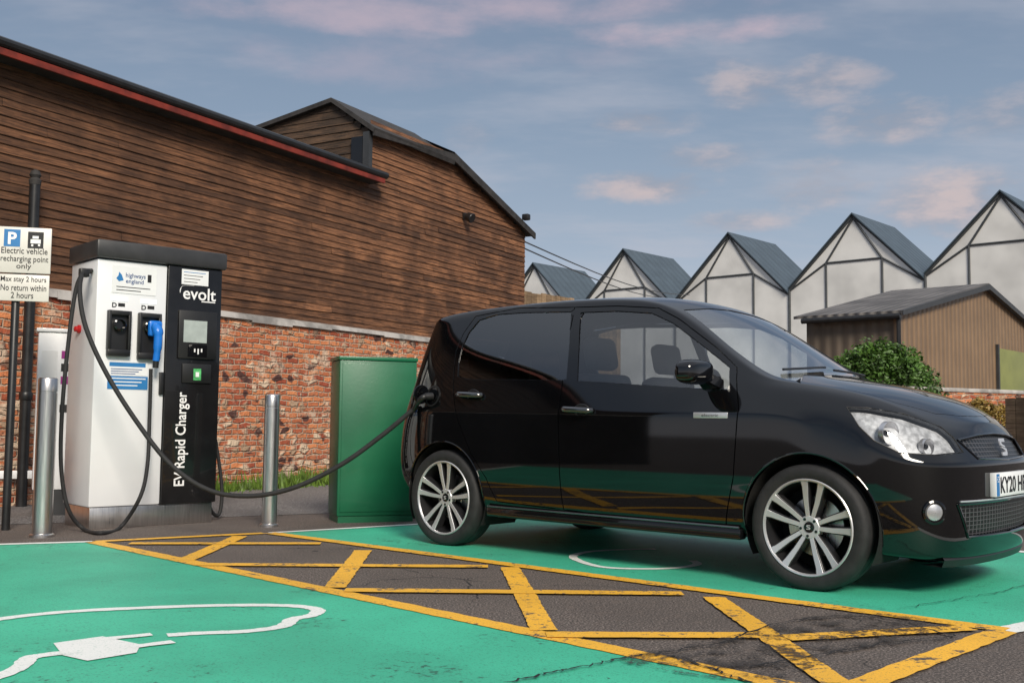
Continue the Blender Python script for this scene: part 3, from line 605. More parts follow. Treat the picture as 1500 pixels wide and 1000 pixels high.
bm=NB(); prism(bm,[(-OH,-.14,be-.05),(bax,-.14,baz-.05),(BW+OH,-.14,be-.05),(BW+OH,-.14,be+.04),(bax,-.14,baz+.06),(-OH,-.14,be+.04)],(0,.018,0)); obj('bargeboard',bm,m_frame,br_)
bm=NB(); tube(bm,[(-OH-.03,-.1,be-.06),(-OH-.03,BLn,be-.06)],.05,8); obj('gutter',bm,m_pole,br_,True)
bm=NB(); tube(bm,[(-.08,-.02,be-.1),(-.08,-.02,0)],.04,8); obj('downpipe',bm,m_pole,br_,True)
xa,zb_=BL(1460,510); bm=NB(); box(bm,xa,xa+2.4,-.05,-.003,0,zb_,.01); obj('door',bm,m_bdoor,br_,True)
bm=NB(); box(bm,xa-.08,xa-.003,-.06,-.003,0,zb_+.08); obj('door_frame',bm,m_frame,br_)
# ---------------------------------------------------------------- low wall, fences, bush
def rotbox(name,a,b,label,cat):
    a=V((a.x,a.y,0)); b=V((b.x,b.y,0)); an=math.atan2(b.y-a.y,b.x-a.x); L=(b-a).length; o=empty(name,a,an); tag(o,label,cat); return o,L
o,L=rotbox('garden_wall',D(1335,566,15),D(1570,580,17),'low brick wall behind the car bonnet at right','wall'); hh=D(1370,566,15).z
bm=NB(); box(bm,0,L,0,.22,0,hh-.06); obj('brickwork',bm,m_brick,o); bm=NB(); box(bm,-.02,L+.02,-.02,.24,hh-.059,hh,.01); obj('coping',bm,m_lead,o,True)
def fence(name,a,b,h,label,bw=.14):
    o,L=rotbox(name,a,b,label,'fence'); bm=NB(); lay=bm.loops.layers.float_color.new('tone'); s=0
    while s<L:
        n0=len(bm.faces); box(bm,s,s+bw-.012,-.012,.012,.04,h+random.uniform(-.015,.015)); bm.faces.ensure_lookup_table(); tn=random.uniform(.6,1.15)
        for f in bm.faces[n0:]:
            for l in f.loops:l[lay]=(tn,tn,tn,1)
        s+=bw
    obj('boards',bm,m_fence,o)
    n=max(2,int(L/1.8)+1)
    for i in range(n):
        bm=NB(); x=L*i/(n-1); box(bm,x-.05,x+.05,.032,.13,0,h-.05); obj('post',bm,m_frame,o)
    for z_ in(.3,h-.3):
        bm=NB(); box(bm,0,L,.0125,.031,z_-.04,z_+.04); obj('rail',bm,m_frame,o)
    return o
pf=D(1474,582,9.2); fence('timber_fence',pf,D(1600,580,8.2),pf.z,'pale timber fence at the right edge beyond the car nose')
pf=D(770,429,18.5); fence('timber_fence',D(764,429,18.2),D(905,434,20.5),pf.z,'tall tan board fence between the timber building and the glasshouses')
def bush(name,c,rx,ry,rz,n,mat,label,leaf=.05,cat='bush'):
    o=empty(name,(c.x,c.y,0)); tag(o,label,cat); bm=NB(); cl=[]
    for i in range(60):
        a=random.uniform(0,2*PI); el=random.uniform(-.6,1.45); k=random.uniform(.68,.90); cl.append((V((rx*cos(a)*cos(el)*k,ry*sin(a)*cos(el)*k,c.z+rz*sin(el)*k)),random.uniform(.20,.30)*min(rx,rz)))
    for i in range(n):
        p,rr=random.choice(cl); d=V((random.gauss(0,1),random.gauss(0,1),random.gauss(0,1))).normalized()*rr*random.uniform(.5,1.1)
        q=p+d
        if q.z<.02: continue
        ax=V((random.gauss(0,1),random.gauss(0,1),random.gauss(0,.6))).normalized(); bx=ax.cross(V((random.gauss(0,1),random.gauss(0,1),random.gauss(0,1)))).normalized(); s=leaf*random.uniform(.6,1.3)
        bm.faces.new([bm.verts.new(q-ax*s),bm.verts.new(q+bx*s*.5),bm.verts.new(q+ax*s),bm.verts.new(q-bx*s*.5)])
    obj('crown',bm,mat,o,recalc=False)
    for p,rr in cl[:7]: 
        bm=NB(); tube(bm,[(random.uniform(-.1,.1),random.uniform(-.1,.1),0),(p.x*.5,p.y*.5,p.z*.6),tuple(p)],[.03,.02,.008],6); obj('stem',bm,m_frame,o)
m_leaf=pm('bush_leaves',(.055,.12,.016),.5,var=.6,scale=5); m_leaf2=pm('autumn_leaves',(.24,.16,.035),.6,var=.5,scale=6)
b1=D(1282,530,15.5); bush('bush',V((b1.x,b1.y,1.12)),.92,.7,.84,20000,m_leaf,'rounded green bush beside the barn seen over the windscreen edge',.034)
b2=D(1440,590,13.5); bush('bush',V((b2.x,b2.y,.75)),.38,.3,.35,2200,m_leaf2,'small yellowing shrub in front of the low brick wall',.028)
for i,(a,b,lab) in enumerate((((764,352,17.2),(1010,432,40),'upper thin overhead wire from the timber gable towards the glasshouses'),((764,362,17.2),(1000,438,40),'lower thin overhead wire from the timber gable towards the glasshouses'))):
    A_=D(*a); B_=D(*b); bm=NB(); tube(bm,[A_.lerp(B_,k/12)-V((0,0,.5*sin(PI*k/12)*.5)) for k in range(13)],.012,6); tag(obj('overhead_wire',bm,m_pole,None,True),lab,'wire')
# ---------------------------------------------------------------- car
Rc=G(648,799); Fc=G(1185,866); u=(Fc-Rc).normalized(); nn=V((-u.y,u.x,0)); XR=.55; XF=XR+2.42; YW=.80
co_=Rc-u*XR+nn*YW; CA=math.atan2(u.y,u.x)
car=empty('parked_car',co_,CA); tag(car,'black five door electric hatchback plugged in and parked on the green bay','car')
MI=(Matrix.Translation(co_)@Matrix.Rotation(CA,4,'Z')).inverted(); cl_=MI@CAM; MR=MI.to_3x3()
def S(x,rows): return [(x if len(r)==2 else r[0],r[-2],r[-1]) for r in rows]
low=lambda w,zb:[(0,zb),(w-.15,zb),(w-.045,zb+.03),(w-.016,zb+.15),(w,.50),(w-.004,.82)]
ST=[
 [(.05,0,.28),(.05,0,.28),(.01,0,.31),(-.02,0,.42),(-.02,0,.60),(.03,0,.82),(.07,0,.97),(.12,0,1.18),(.165,0,1.39),(.16,0,1.405),(.155,0,1.41)],
 [(.06,0,.28),(.06,.27,.28),(.02,.34,.31),(-.01,.36,.42),(-.01,.36,.60),(.035,.36,.82),(.075,.35,.97),(.12,.33,1.18),(.17,.30,1.395),(.165,.18,1.42),(.16,0,1.43)],
 [(.08,0,.28),(.08,.50,.28),(.045,.62,.31),(.02,.665,.42),(.02,.67,.60),(.06,.665,.82),(.11,.635,.97),(.145,.59,1.18),(.19,.52,1.41),(.175,.31,1.445),(.17,0,1.455)],
 [(.14,0,.28),(.14,.60,.28),(.12,.715,.31),(.10,.78,.42),(.10,.79,.60),(.13,.785,.82),(.17,.745,.97),(.205,.695,1.18),(.25,.61,1.44),(.225,.35,1.48),(.22,0,1.49)],
 S(.48,[(0,.24),(.66,.24),(.76,.27),(.805,.40),(.82,.56),(.813,.825),(.772,.985),(.714,1.2),(.612,1.468),(.35,1.508),(0,1.518)]),
 S(.85,low(.82,.20)+[(.778,.975),(.718,1.2),(.61,1.482),(.35,1.525),(0,1.535)]),
 S(1.35,low(.82,.195)+[(.780,.965),(.72,1.2),(.61,1.487),(.35,1.53),(0,1.54)]),
 S(1.80,low(.82,.195)+[(.780,.95),(.716,1.19),(.603,1.474),(.35,1.515),(0,1.525)]),
 S(2.08,low(.82,.195)+[(.778,.94),(.696,1.18),(.583,1.426),(.34,1.466),(0,1.476)]),
 S(2.40,low(.82,.195)+[(.776,.93),(.724,1.07),(.645,1.195),(.37,1.255),(0,1.27)]),
 S(2.68,low(.82,.20)+[(.780,.915),(.762,.965),(.71,1.012),(.40,1.055),(0,1.066)]),
 S(2.80,low(.82,.21)+[(.784,.90),(.757,.955),(.69,.988),(.4,1.025),(0,1.034)]),
 S(3.02,[(0,.2),(.66,.2),(.76,.23),(.806,.38),(.818,.54),(.814,.79),(.784,.872),(.742,.935),(.668,.96),(.38,.988),(0,.996)]),
 S(3.22,[(0,.17),(.64,.17),(.74,.2),(.785,.34),(.80,.50),(.795,.71),(.762,.82),(.708,.888),(.628,.914),(.36,.940),(0,.948)]),
 S(3.38,[(0,.16),(.57,.16),(.68,.185),(.735,.3),(.755,.47),(.755,.615),(.712,.725),(.65,.80),(.56,.838),(.33,.872),(0,.88)]),
 [(3.47,0,.15),(3.50,.48,.15),(3.53,.58,.175),(3.555,.625,.28),(3.558,.635,.46),(3.558,.635,.605),(3.515,.585,.685),(3.485,.515,.755),(3.467,.46,.785),(3.475,.27,.815),(3.475,0,.826)],
 [(3.52,0,.15),(3.55,.27,.15),(3.60,.32,.175),(3.627,.345,.28),(3.628,.345,.46),(3.628,.345,.605),(3.580,.32,.685),(3.552,.29,.745),(3.537,.26,.767),(3.532,.16,.79),(3.527,0,.80)],
 [(3.53,0,.15),(3.56,0,.15),(3.615,0,.175),(3.64,0,.28),(3.64,0,.46),(3.64,0,.605),(3.593,0,.685),(3.565,0,.745),(3.55,0,.766),(3.54,0,.787),(3.53,0,.797)]]
bm=NB()
crl=bm.edges.layers.float.new('crease_edge')
for sgn in(-1,1):
    gr=[[bm.verts.new((x,sgn*y,z_)) for x,y,z_ in st] for st in ST]
    for A,B in zip(gr,gr[1:]):
        for k in range(10):
            q=(A[k],A[k+1],B[k+1],B[k]); bm.faces.new(q if sgn<0 else q[::-1])
    for i in range(0,17):
        for row,cv_,i0,i1 in((6,.5,3,14),(3,.4,3,12),(8,.5,1,10),(5,.8,3,12),(5,.65,13,17),(8,.5,10,15),(2,.35,12,17)):
            if not i0<=i<i1: continue
            e_=bm.edges.get((gr[i][row],gr[i+1][row]))
            if e_: e_[crl]=max(e_[crl],cv_)
bmesh.ops.remove_doubles(bm,verts=bm.verts[:],dist=1e-5)
bmesh.ops.dissolve_degenerate(bm,edges=bm.edges[:],dist=1e-5)
bmesh.ops.recalc_face_normals(bm,faces=bm.faces[:])
tmp=obj('tmp',bm,None); md=tmp.modifiers.new('s','SUBSURF'); md.levels=4; md.render_levels=4
bpy.context.view_layer.update(); me=bpy.data.meshes.new_from_object(tmp.evaluated_get(bpy.context.evaluated_depsgraph_get()))
bpy.data.objects.remove(tmp)
cb_=bmesh.new(); cb_.from_mesh(me); cb_.normal_update(); bpy.data.meshes.remove(me)
cb_.faces.ensure_lookup_table(); cb_.verts.ensure_lookup_table()
BV=BVHTree.FromBMesh(cb_)
FC=[f.calc_center_median() for f in cb_.faces]
def hit(px,py,fb=-.66):
    d=(MR@ray(px,py)).normalized(); r=BV.ray_cast(cl_,d)
    if r[0] is not None: return r[0],r[1]
    tt=(fb-cl_.y)/d.y; return cl_+d*tt,V((0,-1,0))
def castside(x,z_,sg): 
    r=BV.ray_cast(V((x,sg*3,z_)),V((0,-sg,0))); return r
def inpoly(p,q):
    x,y=p; c=False; j=len(q)-1
    for i in range(len(q)):
        xi,yi=q[i];xj,yj=q[j]
        if (yi>y)!=(yj>y) and x<(xj-xi)*(y-yi)/(yj-yi)+xi: c=not c
        j=i
    return c
def near(p,q):
    best=None;bdist=9e9
    for i in range(len(q)):
        a=q[i-1];b=q[i];dx=b[0]-a[0];dy=b[1]-a[1];l=dx*dx+dy*dy
        tt=0 if l==0 else max(0,min(1,((p[0]-a[0])*dx+(p[1]-a[1])*dy)/l)); c=(a[0]+dx*tt,a[1]+dy*tt); dd=(c[0]-p[0])**2+(c[1]-p[1])**2
        if dd<bdist:bdist=dd;best=c
    return best
key={}; snapped=set(); POLY={}
DG=(.74,.67)
def proj(kind,c):
    if kind=='side':return(c.x,c.z)
    if kind=='front':return(c.y,c.z)
    if kind=='top':return(c.x,c.y)
    return(c.x*DG[1]-abs(c.y)*DG[0],c.z)
def unproj(kind,v,p,sg,rear=False):
    if kind=='side': r=BV.ray_cast(V((p[0],sg*3,p[1])),V((0,-sg,0)))
    elif kind=='front': r=BV.ray_cast(V((-3 if rear else 6,p[0],p[1])),V((1 if rear else -1,0,0)))
    elif kind=='top': r=BV.ray_cast(V((p[0],p[1],4)),V((0,0,-1)))
    else:
        o0=proj('diag',v); dq=p[0]-o0[0]; q=V((v.x+dq*DG[1],v.y-sg*dq*DG[0],p[1])); dd=V((DG[0],sg*DG[1],0)); r=BV.ray_cast(q+dd*2,-dd)
    return r[0]
def region(name,kind,poly,cond,sides=(-1,1),rear=False,snap=True):
    POLY[name]=poly; x0=min(p[0] for p in poly); x1=max(p[0] for p in poly)
    for sg in sides:
        fs=[]
        for f in cb_.faces:
            c=FC[f.index]
            if f.index in key or (kind not in('front','top') and c.y*sg<=0): continue
            p=proj(kind,c)
            if p[0]<x0 or p[0]>x1 or not cond(c,f.normal) or not inpoly(p,poly): continue
            fs.append(f)
        for f in fs:key[f.index]=(name,sg)
        if not snap: continue
        bvs=[]
        for v in {v for f in fs for v in f.verts}:
            if v.index in snapped: continue
            if any(f.index not in key for f in v.link_faces): bvs.append(v)
        done=set()
        for k,cn in enumerate(poly):
            a=V(poly[k-1])-V(cn); b=V(poly[(k+1)%len(poly)])-V(cn)
            if a.length<1e-6 or b.length<1e-6 or a.angle(b)>R(140): continue
            best=min(bvs,key=lambda v:(V(proj(kind,v.co))-V(cn)).length,default=None)
            if best is not None and (V(proj(kind,best.co))-V(cn)).length<.025 and best.index not in done:
                h_=unproj(kind,best.co,cn,sg,rear)
                if h_ is not None and (h_-best.co).length<.06: best.co=h_; snapped.add(best.index); done.add(best.index)
        for v in bvs:
            if v.index in done: continue
            p=near(proj(kind,v.co),poly); h_=unproj(kind,v.co,p,sg,rear)
            if h_ is not None and (h_-v.co).length<.06: v.co=h_; snapped.add(v.index)
sd=lambda l:[(h_.x,h_.z) for h_ in (hit(*p)[0] for p in l)]
def dens(q,n=4,cl=True):
    out=[]
    for i in range(len(q)):
        a=q[i];b=q[(i+1)%len(q)]
        for k in range(n): out.append((a[0]+(b[0]-a[0])*k/n,a[1]+(b[1]-a[1])*k/n))
    return out
ZW=.295; RA=.335
for xw in(XR,XF): region('arch%.1f'%xw,'side',[(xw+RA*cos(2*PI*i/64),ZW+.01+RA*sin(2*PI*i/64)) for i in range(64)],lambda c,n:abs(c.y)>.46)
sc_=lambda c,n:abs(c.y)>.45 and abs(n.y)>.25
fw=sd([(846,557),(848,510),(851,458),(905,456),(955,459),(985,473),(1030,507),(1068,537),(1068,571),(960,564)])
rw=sd([(671,551),(672,530),(677,508),(687,487),(702,469),(728,461),(770,458),(836,457),(833,510),(829,556),(750,555),(690,555)])
region('front_window','side',fw,sc_); region('rear_side_window','side',rw,sc_)
region('tail_lamp','side',[(.0,.99),(.17,.99),(.15,.86),(.09,.72),(-.05,.72)],lambda c,n:abs(c.y)>.52 and n.x<-.1)
def dg_poly(l): return [proj('diag',hit(*p)[0]) for p in l]
HLP=[(1240,596),(1270,597),(1325,606),(1378,625),(1396,640),(1411,662),(1370,666),(1318,663),(1280,645),(1258,624)]
region('headlight','diag',dg_poly(HLP),lambda c,n:c.x>2.9 and abs(c.y)>.25)
fd=sd([(824,560),(842,450),(905,448),(965,451),(995,467),(1050,509),(1080,538),(1082,600),(1074,700),(1064,774),(940,761),(826,746),(818,650)])
rd_=sd([(818,650),(826,746),(728,734),(712,700),(690,665),(672,620),(664,575),(665,545),(668,515),(679,488),(697,463),(760,451),(842,450),(824,560)])
region('front_door','side',fd,sc_); region('rear_door','side',rd_,sc_)
region('windscreen','front',[(-.64,.985),(-.4,1.03),(0,1.045),(.4,1.03),(.64,.985),(.595,1.17),(.515,1.395),(.25,1.425),(0,1.435),(-.25,1.425),(-.515,1.395),(-.595,1.17)],lambda c,n:1.9<c.x<2.85 and n.x>.15 and n.z>.2,(1,))
region('rear_window','front',[(-.52,1.03),(.52,1.03),(.46,1.34),(-.46,1.34)],lambda c,n:c.x<.5 and n.x<-.2,(1,),True)
region('bonnet','top',[(2.80,-.64),(2.76,-.3),(2.75,0),(2.76,.3),(2.80,.64),(3.1,.62),(3.3,.54),(3.42,.38),(3.465,.18),(3.475,0),(3.465,-.18),(3.42,-.38),(3.3,-.54),(3.1,-.62)],lambda c,n:c.x>2.6 and n.z>.3,(1,))
region('upper_grille','front',[(-.42,.712),(-.2,.735),(0,.741),(.2,.735),(.42,.712),(.35,.628),(0,.618),(-.35,.628)],lambda c,n:c.x>3.2 and n.x>.2,(1,))
lgp=[(-.54,.425),(0,.43),(.54,.425),(.46,.275),(0,.27),(-.46,.275)]
region('lower_grille','front',lgp,lambda c,n:c.x>3.2 and n.x>.2,(1,))
def extract(name,sel,mat,parent,inset=0.,flange=0.,push=0.):
    nb=bmesh.new(); mp={}
    for f in cb_.faces:
        if sel(key.get(f.index)):
            vs=[]
            for v in f.verts:
                if v.index not in mp: mp[v.index]=nb.verts.new(v.co-v.normal*push)
                vs.append(mp[v.index])
            nb.faces.new(vs)
    nb.normal_update(); bnd=[e for e in nb.edges if len(e.link_faces)==1]; bs={v for e in bnd for v in e.verts}
    nrm={v:v.normal.copy() for v in bs}; mv={}
    for v in bs:
        d=V((0,0,0))
        for f in v.link_faces: d+=f.calc_center_median()-v.co
        d-=nrm[v]*d.dot(nrm[v])
        if d.length>1e-6: mv[v]=d.normalized()*inset
    for v,d in mv.items(): v.co+=d
    if flange:
        cur=bnd; last={v:v for v in bs}
        for dep,inn in((.0025,-.0012),(flange,-.0012)):
            r=bmesh.ops.extrude_edge_only(nb,edges=cur); ne=[g for g in r['geom'] if isinstance(g,bmesh.types.BMEdge)]; nv=[g for g in r['geom'] if isinstance(g,bmesh.types.BMVert)]
            nset=set(nv); new={}
            for v in nv:
                for e in v.link_edges:
                    o=e.other_vert(v)
                    if o in last and o not in nset:
                        src=last[o]; new[v]=src
                        d=mv.get(src); v.co=src.co-nrm[src]*dep+(d.normalized()*inn if d is not None and d.length>0 else V((0,0,0))); break
            cur=[e for e in ne if e.is_valid and len(e.link_faces)==1]; last=new
    for f in nb.faces:f.smooth=True
    for e in nb.edges:
        if len(e.link_faces)==2 and e.calc_face_angle(0)>R(50): e.smooth=False
    return obj(name,nb,mat,parent,recalc=False)
cb_.normal_update()
extract('body_shell',lambda k:k is None,m_paint,car,.003,.018)
m_house=pm('reflector_silver',(.46,.47,.49),.45,.15,var=.4,scale=25)
doors={}
for sg in(-1,1):
    for nm,wn_ in(('front_door','front_window'),('rear_door','rear_side_window')):
        dd=extract(nm,lambda k:k==(nm,sg),m_paint,car,.0035,.018); doors[nm,sg]=dd
        extract('door_window',lambda k:k==(wn_,sg),m_gf if nm=='front_door' else m_gr,dd,0,0,.006)
    hl=extract('headlight',lambda k:k==('headlight',sg),m_lens,car,.001,0,.001)
    extract('headlight_housing',lambda k:k==('headlight',sg),m_house,hl,.002,0,.035)
    extract('tail_lamp',lambda k:k==('tail_lamp',sg),m_tail,car,.001,.006)
    for px,py,rr in((1302,630,.052),(1360,649,.036)):
        p,n=hit(px,py); p=p-n*.03; 
        if sg>0: p=V((p.x,-p.y,p.z)); n=V((n.x,-n.y,n.z))
        q=V((.93,sg*.30,-.02)).normalized().to_track_quat('Z','Y').to_matrix().to_4x4()
        bm=NB(); lathe(bm,[(.012,-.03),(rr*.55,-.02),(rr*.9,.0),(rr,.022),(rr*1.06,.022),(rr*1.06,-.005)],28,Matrix.Translation(p)@q,False); bw_=obj('reflector_bowl',bm,m_refl,hl,True)
        bm=NB(); lathe(bm,[(.001,.016),(.010,.012),(.014,.0),(.014,-.03)],14,Matrix.Translation(p)@q,False); obj('bulb',bm,m_gloss,hl,True)
    P3=[hit(*p)[0] for p in HLP]; P3=[V((p.x,abs(p.y)*sg,p.z)) for p in P3]; bm=NB(); tube(bm,resamp(P3+[P3[0]],.03),.003,6); obj('headlight_seal',bm,m_black,hl,True)
extract('windscreen',lambda k:k is not None and k[0]=='windscreen',m_gw,car,0,0,.004)
extract('rear_window',lambda k:k is not None and k[0]=='rear_window',m_gr,car,0,0,.004)
extract('bonnet',lambda k:k is not None and k[0]=='bonnet',m_paint,car,.0035,.018)
def meshmat():
    m,t,b=newmat('grille_mesh'); tc=t.new('ShaderNodeTexCoord').outputs['Object']; s=t.new('ShaderNodeSeparateXYZ'); t.put(s.inputs[0],tc); cbb=t.new('ShaderNodeCombineXYZ'); t.put(cbb.inputs[0],s.outputs[1]); t.put(cbb.inputs[1],t.m('MULTIPLY',s.outputs[2],1.7))
    vo=t.new('ShaderNodeTexVoronoi',feature='DISTANCE_TO_EDGE'); vo.inputs['Scale'].default_value=30; vo.inputs['Randomness'].default_value=.0; t.put(vo.inputs['Vector'],cbb.outputs[0])
    k=t.step(vo.outputs['Distance'],.10,.16); t.put(b.inputs['Base Color'],t.mix(k,(.07,.07,.075),(.002,.002,.002))); b.inputs['Roughness'].default_value=.4; t.put(b.inputs['Normal'],t.bump(t.m('SUBTRACT',1.,k),1.,.01)); return m
m_mesh=meshmat()
ug=extract('upper_grille',lambda k:k is not None and k[0]=='upper_grille',m_mesh,car,.001,0,.014)
lg=extract('lower_grille',lambda k:k is not None and k[0]=='lower_grille',m_mesh,car,.001,0,.02)
def fcast(y,z_): return BV.ray_cast(V((6,y,z_)),V((-1,0,0)))
bm=NB(); pts=[fcast(y,z_)[0]+V((.002,0,0)) for y,z_ in dens(lgp,5)]; tube(bm,pts+[pts[0]],.007,8); obj('grille_trim',bm,m_gloss,lg,True)
bm=NB(); pts=[fcast(y,.437)[0]+V((.006,0,0)) for y in [(-.53+1.06*i/20) for i in range(21)]]; tube(bm,pts,.0045,8); obj('chrome_strip',bm,m_silver,lg,True)
bm=NB(); pts=[fcast(y,z_)[0]+V((.001,0,0)) for y,z_ in dens(POLY['upper_grille'],5)]; tube(bm,pts+[pts[0]],.005,8); obj('grille_trim',bm,m_gloss,ug,True)
EU=[(.05,.60),(.05,.85),(.2,1),(.95,1),(.95,.80),(.32,.80),(.32,.69),(.80,.56),(.80,.47)]
def emblem(fn,off,mat,par):
    for k in(0,1):
        bm=NB(); prism(bm,[fn(*( (a,b) if k==0 else (1-a,1-b))) for a,b in EU],off); obj('emblem',bm,mat,par)
c=fcast(0,.675)[0]; xs=max(fcast(0,.645)[0].x,c.x)+.003
emblem(lambda a,b:V((xs-.02*b,-.042+a*.084,.636+b*.082)),(.006,0,0),m_badge,ug)
c=fcast(0,.50)[0]; px_=c.x+.018
bm=NB(); box(bm,px_-.03,px_,-.26,.26,.448,.559,.004); npl=obj('number_plate',bm,m_lblw,car,True)
bm=NB(); box(bm,px_+.0004,px_+.0016,-.256,-.215,.452,.555); obj('country_band',bm,m_lblb,npl)
text_map('lettering','KY20 HP',lambda a,b:V((px_+.002,-.20+a*.39,.463+b*.078)),m_ink,npl,bold=.02)
for i in range(6):
    a=2*PI*i/6; bm=NB(); y_=-.235+.012*cos(a); z_=.53+.012*sin(a); box(bm,px_+.0018,px_+.0026,y_-.003,y_+.003,z_-.003,z_+.003); obj('band_star',bm,m_txtw,npl)
for sg in(-1,1):
    p,n=hit(1368,750); p=V((p.x,p.y*(-sg),p.z)) if sg>0 else p; n=V((n.x,n.y*(-1 if sg>0 else 1),n.z)); q=n.to_track_quat('Z','Y').to_matrix().to_4x4()
    bm=NB(); lathe(bm,[(.055,-.01),(.055,.008),(.046,.012),(.042,.002)],28,Matrix.Translation(p)@q,False); fo=obj('fog_lamp',bm,m_gloss,car,True)
    bm=NB(); lathe(bm,[(.042,.0),(.036,.008),(.02,.013),(.001,.014)],28,Matrix.Translation(p)@q,False); obj('fog_lens',bm,m_refl,fo,True)
bm=NB(); lip=[]
for i in range(25):
    y_=-.56+1.12*i/24; r=fcast(y_,.215)[0]
    lip.append(V((r.x-.0,y_,.0)) if r is not None else V((3.4,y_,0)))
va=[bm.verts.new((p.x-.025,p.y,.140)) for p in lip]; vb=[bm.verts.new((p.x-.012,p.y,.172)) for p in lip]; vc=[bm.verts.new((p.x-.03,p.y,.20)) for p in lip]; vd=[bm.verts.new((p.x-.12,p.y,.145)) for p in lip]
for i in range(24):
    for A,B in((va,vb),(vb,vc),(vd,va)): bm.faces.new((A[i],A[i+1],B[i+1],B[i]))
obj('bumper_lip',bm,m_black,car,True)
for sg in(-1,1):
    bm=NB(); y1=castside(1.7,.26,sg)[0].y
    box(bm,XR+RA+.02,XF-RA-.02,min(y1-sg*.05,y1+sg*.014),max(y1-sg*.05,y1+sg*.014),.205,.262,.012); sl2=obj('sill_trim',bm,m_gloss,car,True)
    bm=NB(); tube(bm,[(XR+RA+.03,y1+sg*.012,.266),(XF-RA-.03,y1+sg*.012,.266)],.006,8); obj('sill_highlight',bm,m_sill,sl2,True)  # pale strip stands in for the bright highlight along the sill
    for xw in(XR,XF):
        pts=[]
        for i in range(41):
            a=-.30+(PI+.6)*i/40; r_=castside(xw+(RA+.012)*cos(a),ZW+.01+(RA+.012)*sin(a),sg)
            if r_[0] is not None and abs(r_[0].y)>.6: pts.append(V((xw+(RA+.003)*cos(a),r_[0].y-sg*.002,ZW+.01+(RA+.003)*sin(a))))
        bm=NB(); tube(bm,pts,.006,8); obj('arch_lip',bm,m_paint,car,True)
        bm=NB(); n=40; A=[];B=[]
        for i in range(n+1):
            a=-.5+(PI+1.)*i/n; A.append(bm.verts.new((xw+(RA+.002)*cos(a),sg*.775,ZW+.01+(RA+.002)*sin(a)))); B.append(bm.verts.new((xw+(RA+.002)*cos(a),sg*.46,ZW+.01+(RA+.002)*sin(a))))
        for i in range(n): bm.faces.new((A[i],A[i+1],B[i+1],B[i]))
        bm.faces.new(B); obj('arch_liner',bm,m_dark,car)
RX=Matrix.Rotation(R(90),4,'X')
def wheel(x,y,flip,rot):
    w=empty('wheel',(x,y,ZW),PI if flip else 0,car)
    bm=NB(); lathe(bm,[(.222,-.08),(.230,-.088),(.245,-.094),(.270,-.096),(.286,-.088),(.2945,-.068),(.2955,-.03),(.2955,-.028),(.290,-.026),(.290,-.022),(.2955,-.02),(.2955,.02),(.290,.022),(.290,.026),(.2955,.028),(.2955,.03),(.2945,.068),(.286,.088),(.270,.097),(.245,.095),(.229,.090),(.217,.08)],72,RX,False); obj('tyre',bm,m_rub,w,True,50)
    bm=NB(); lathe(bm,[(.226,.086),(.228,.090),(.224,.094),(.218,.092),(.214,.084)],72,RX,False); obj('rim',bm,m_silver,w,True,30)
    bm=NB(); lathe(bm,[(.214,.084),(.205,.05),(.200,-.08)],72,RX,False); obj('barrel',bm,m_pocket,w,True,30)
    bm=NB(); lathe(bm,[(.205,-.06),(.001,-.058)],48,RX,False); obj('wheel_back',bm,m_dark,w)
    bm=NB(); lathe(bm,[(.14,-.02),(.14,-.008),(.075,-.006),(.07,.0),(.001,.0)],48,RX,False); obj('brake_disc',bm,m_steel,w,True)
    for nm_,mt_,dh,wk,db in(('spoke_back',m_pocket,-.003,1.4,.05),('spokes',m_silver,0.,1.,.004)):
        bm=NB()
        for k in range(5):
            for s in(-1,1):
                a0=2*PI*k/5+rot+s*R(15); a1=2*PI*k/5+rot+s*R(11.5)
                d0=V((cos(a0),sin(a0),0)); d1=V((cos(a1),sin(a1),0)); e=V((-sin(a1),cos(a1),0))
                sec=[]
                for rr,dv,wv,hf in((.040,d0,.0098,.066),(.12,d0.lerp(d1,.5).normalized(),.0122,.074),(.19,d1,.0150,.082),(.218,d1,.0190,.089)):
                    c=dv*rr; wv*=wk
                    sec.append([bm.verts.new(RX@(c+e*wv*q1+V((0,0,hq+dh)))) for q1,hq in((-1.,hf-db),(-.95,hf-.002),(-.85,hf),(.85,hf),(.95,hf-.002),(1.,hf-db))])
                for A,B in zip(sec,sec[1:]):
                    for i in range(5): bm.faces.new((A[i],A[i+1],B[i+1],B[i]))
        obj(nm_,bm,mt_,w,True,28)
    bm=NB(); lathe(bm,[(.058,.03),(.056,.062),(.050,.069),(.030,.069),(.029,.066),(.001,.066)],36,RX,False)
    obj('hub',bm,m_silver,w,True,28)
    for k in range(5):
        a=2*PI*k/5+rot+R(36); bm=NB(); lathe(bm,[(.007,.0705),(.007,.0715),(.001,.0715)],12,RX@Matrix.Translation((.041*cos(a),.041*sin(a),0)),False); obj('wheel_bolt',bm,m_gloss,w,True)
    bm=NB(); lathe(bm,[(.026,.0665),(.024,.0705),(.001,.0715)],28,RX,False); obj('hub_cap',bm,m_gloss,w,True)
    emblem(lambda a,b:V((-.0105+a*.021,-.0718,-.0105+b*.021)),(0,-.002,0),m_badge,w)
wheel(XR,-.712,False,R(90)); wheel(XF,-.712,False,R(82)); wheel(XR,.712,True,R(70)); wheel(XF,.712,True,R(60))
d=(MR@ray(1014,546)); tt=(-.905-cl_.y)/d.y; mc=cl_+d*tt
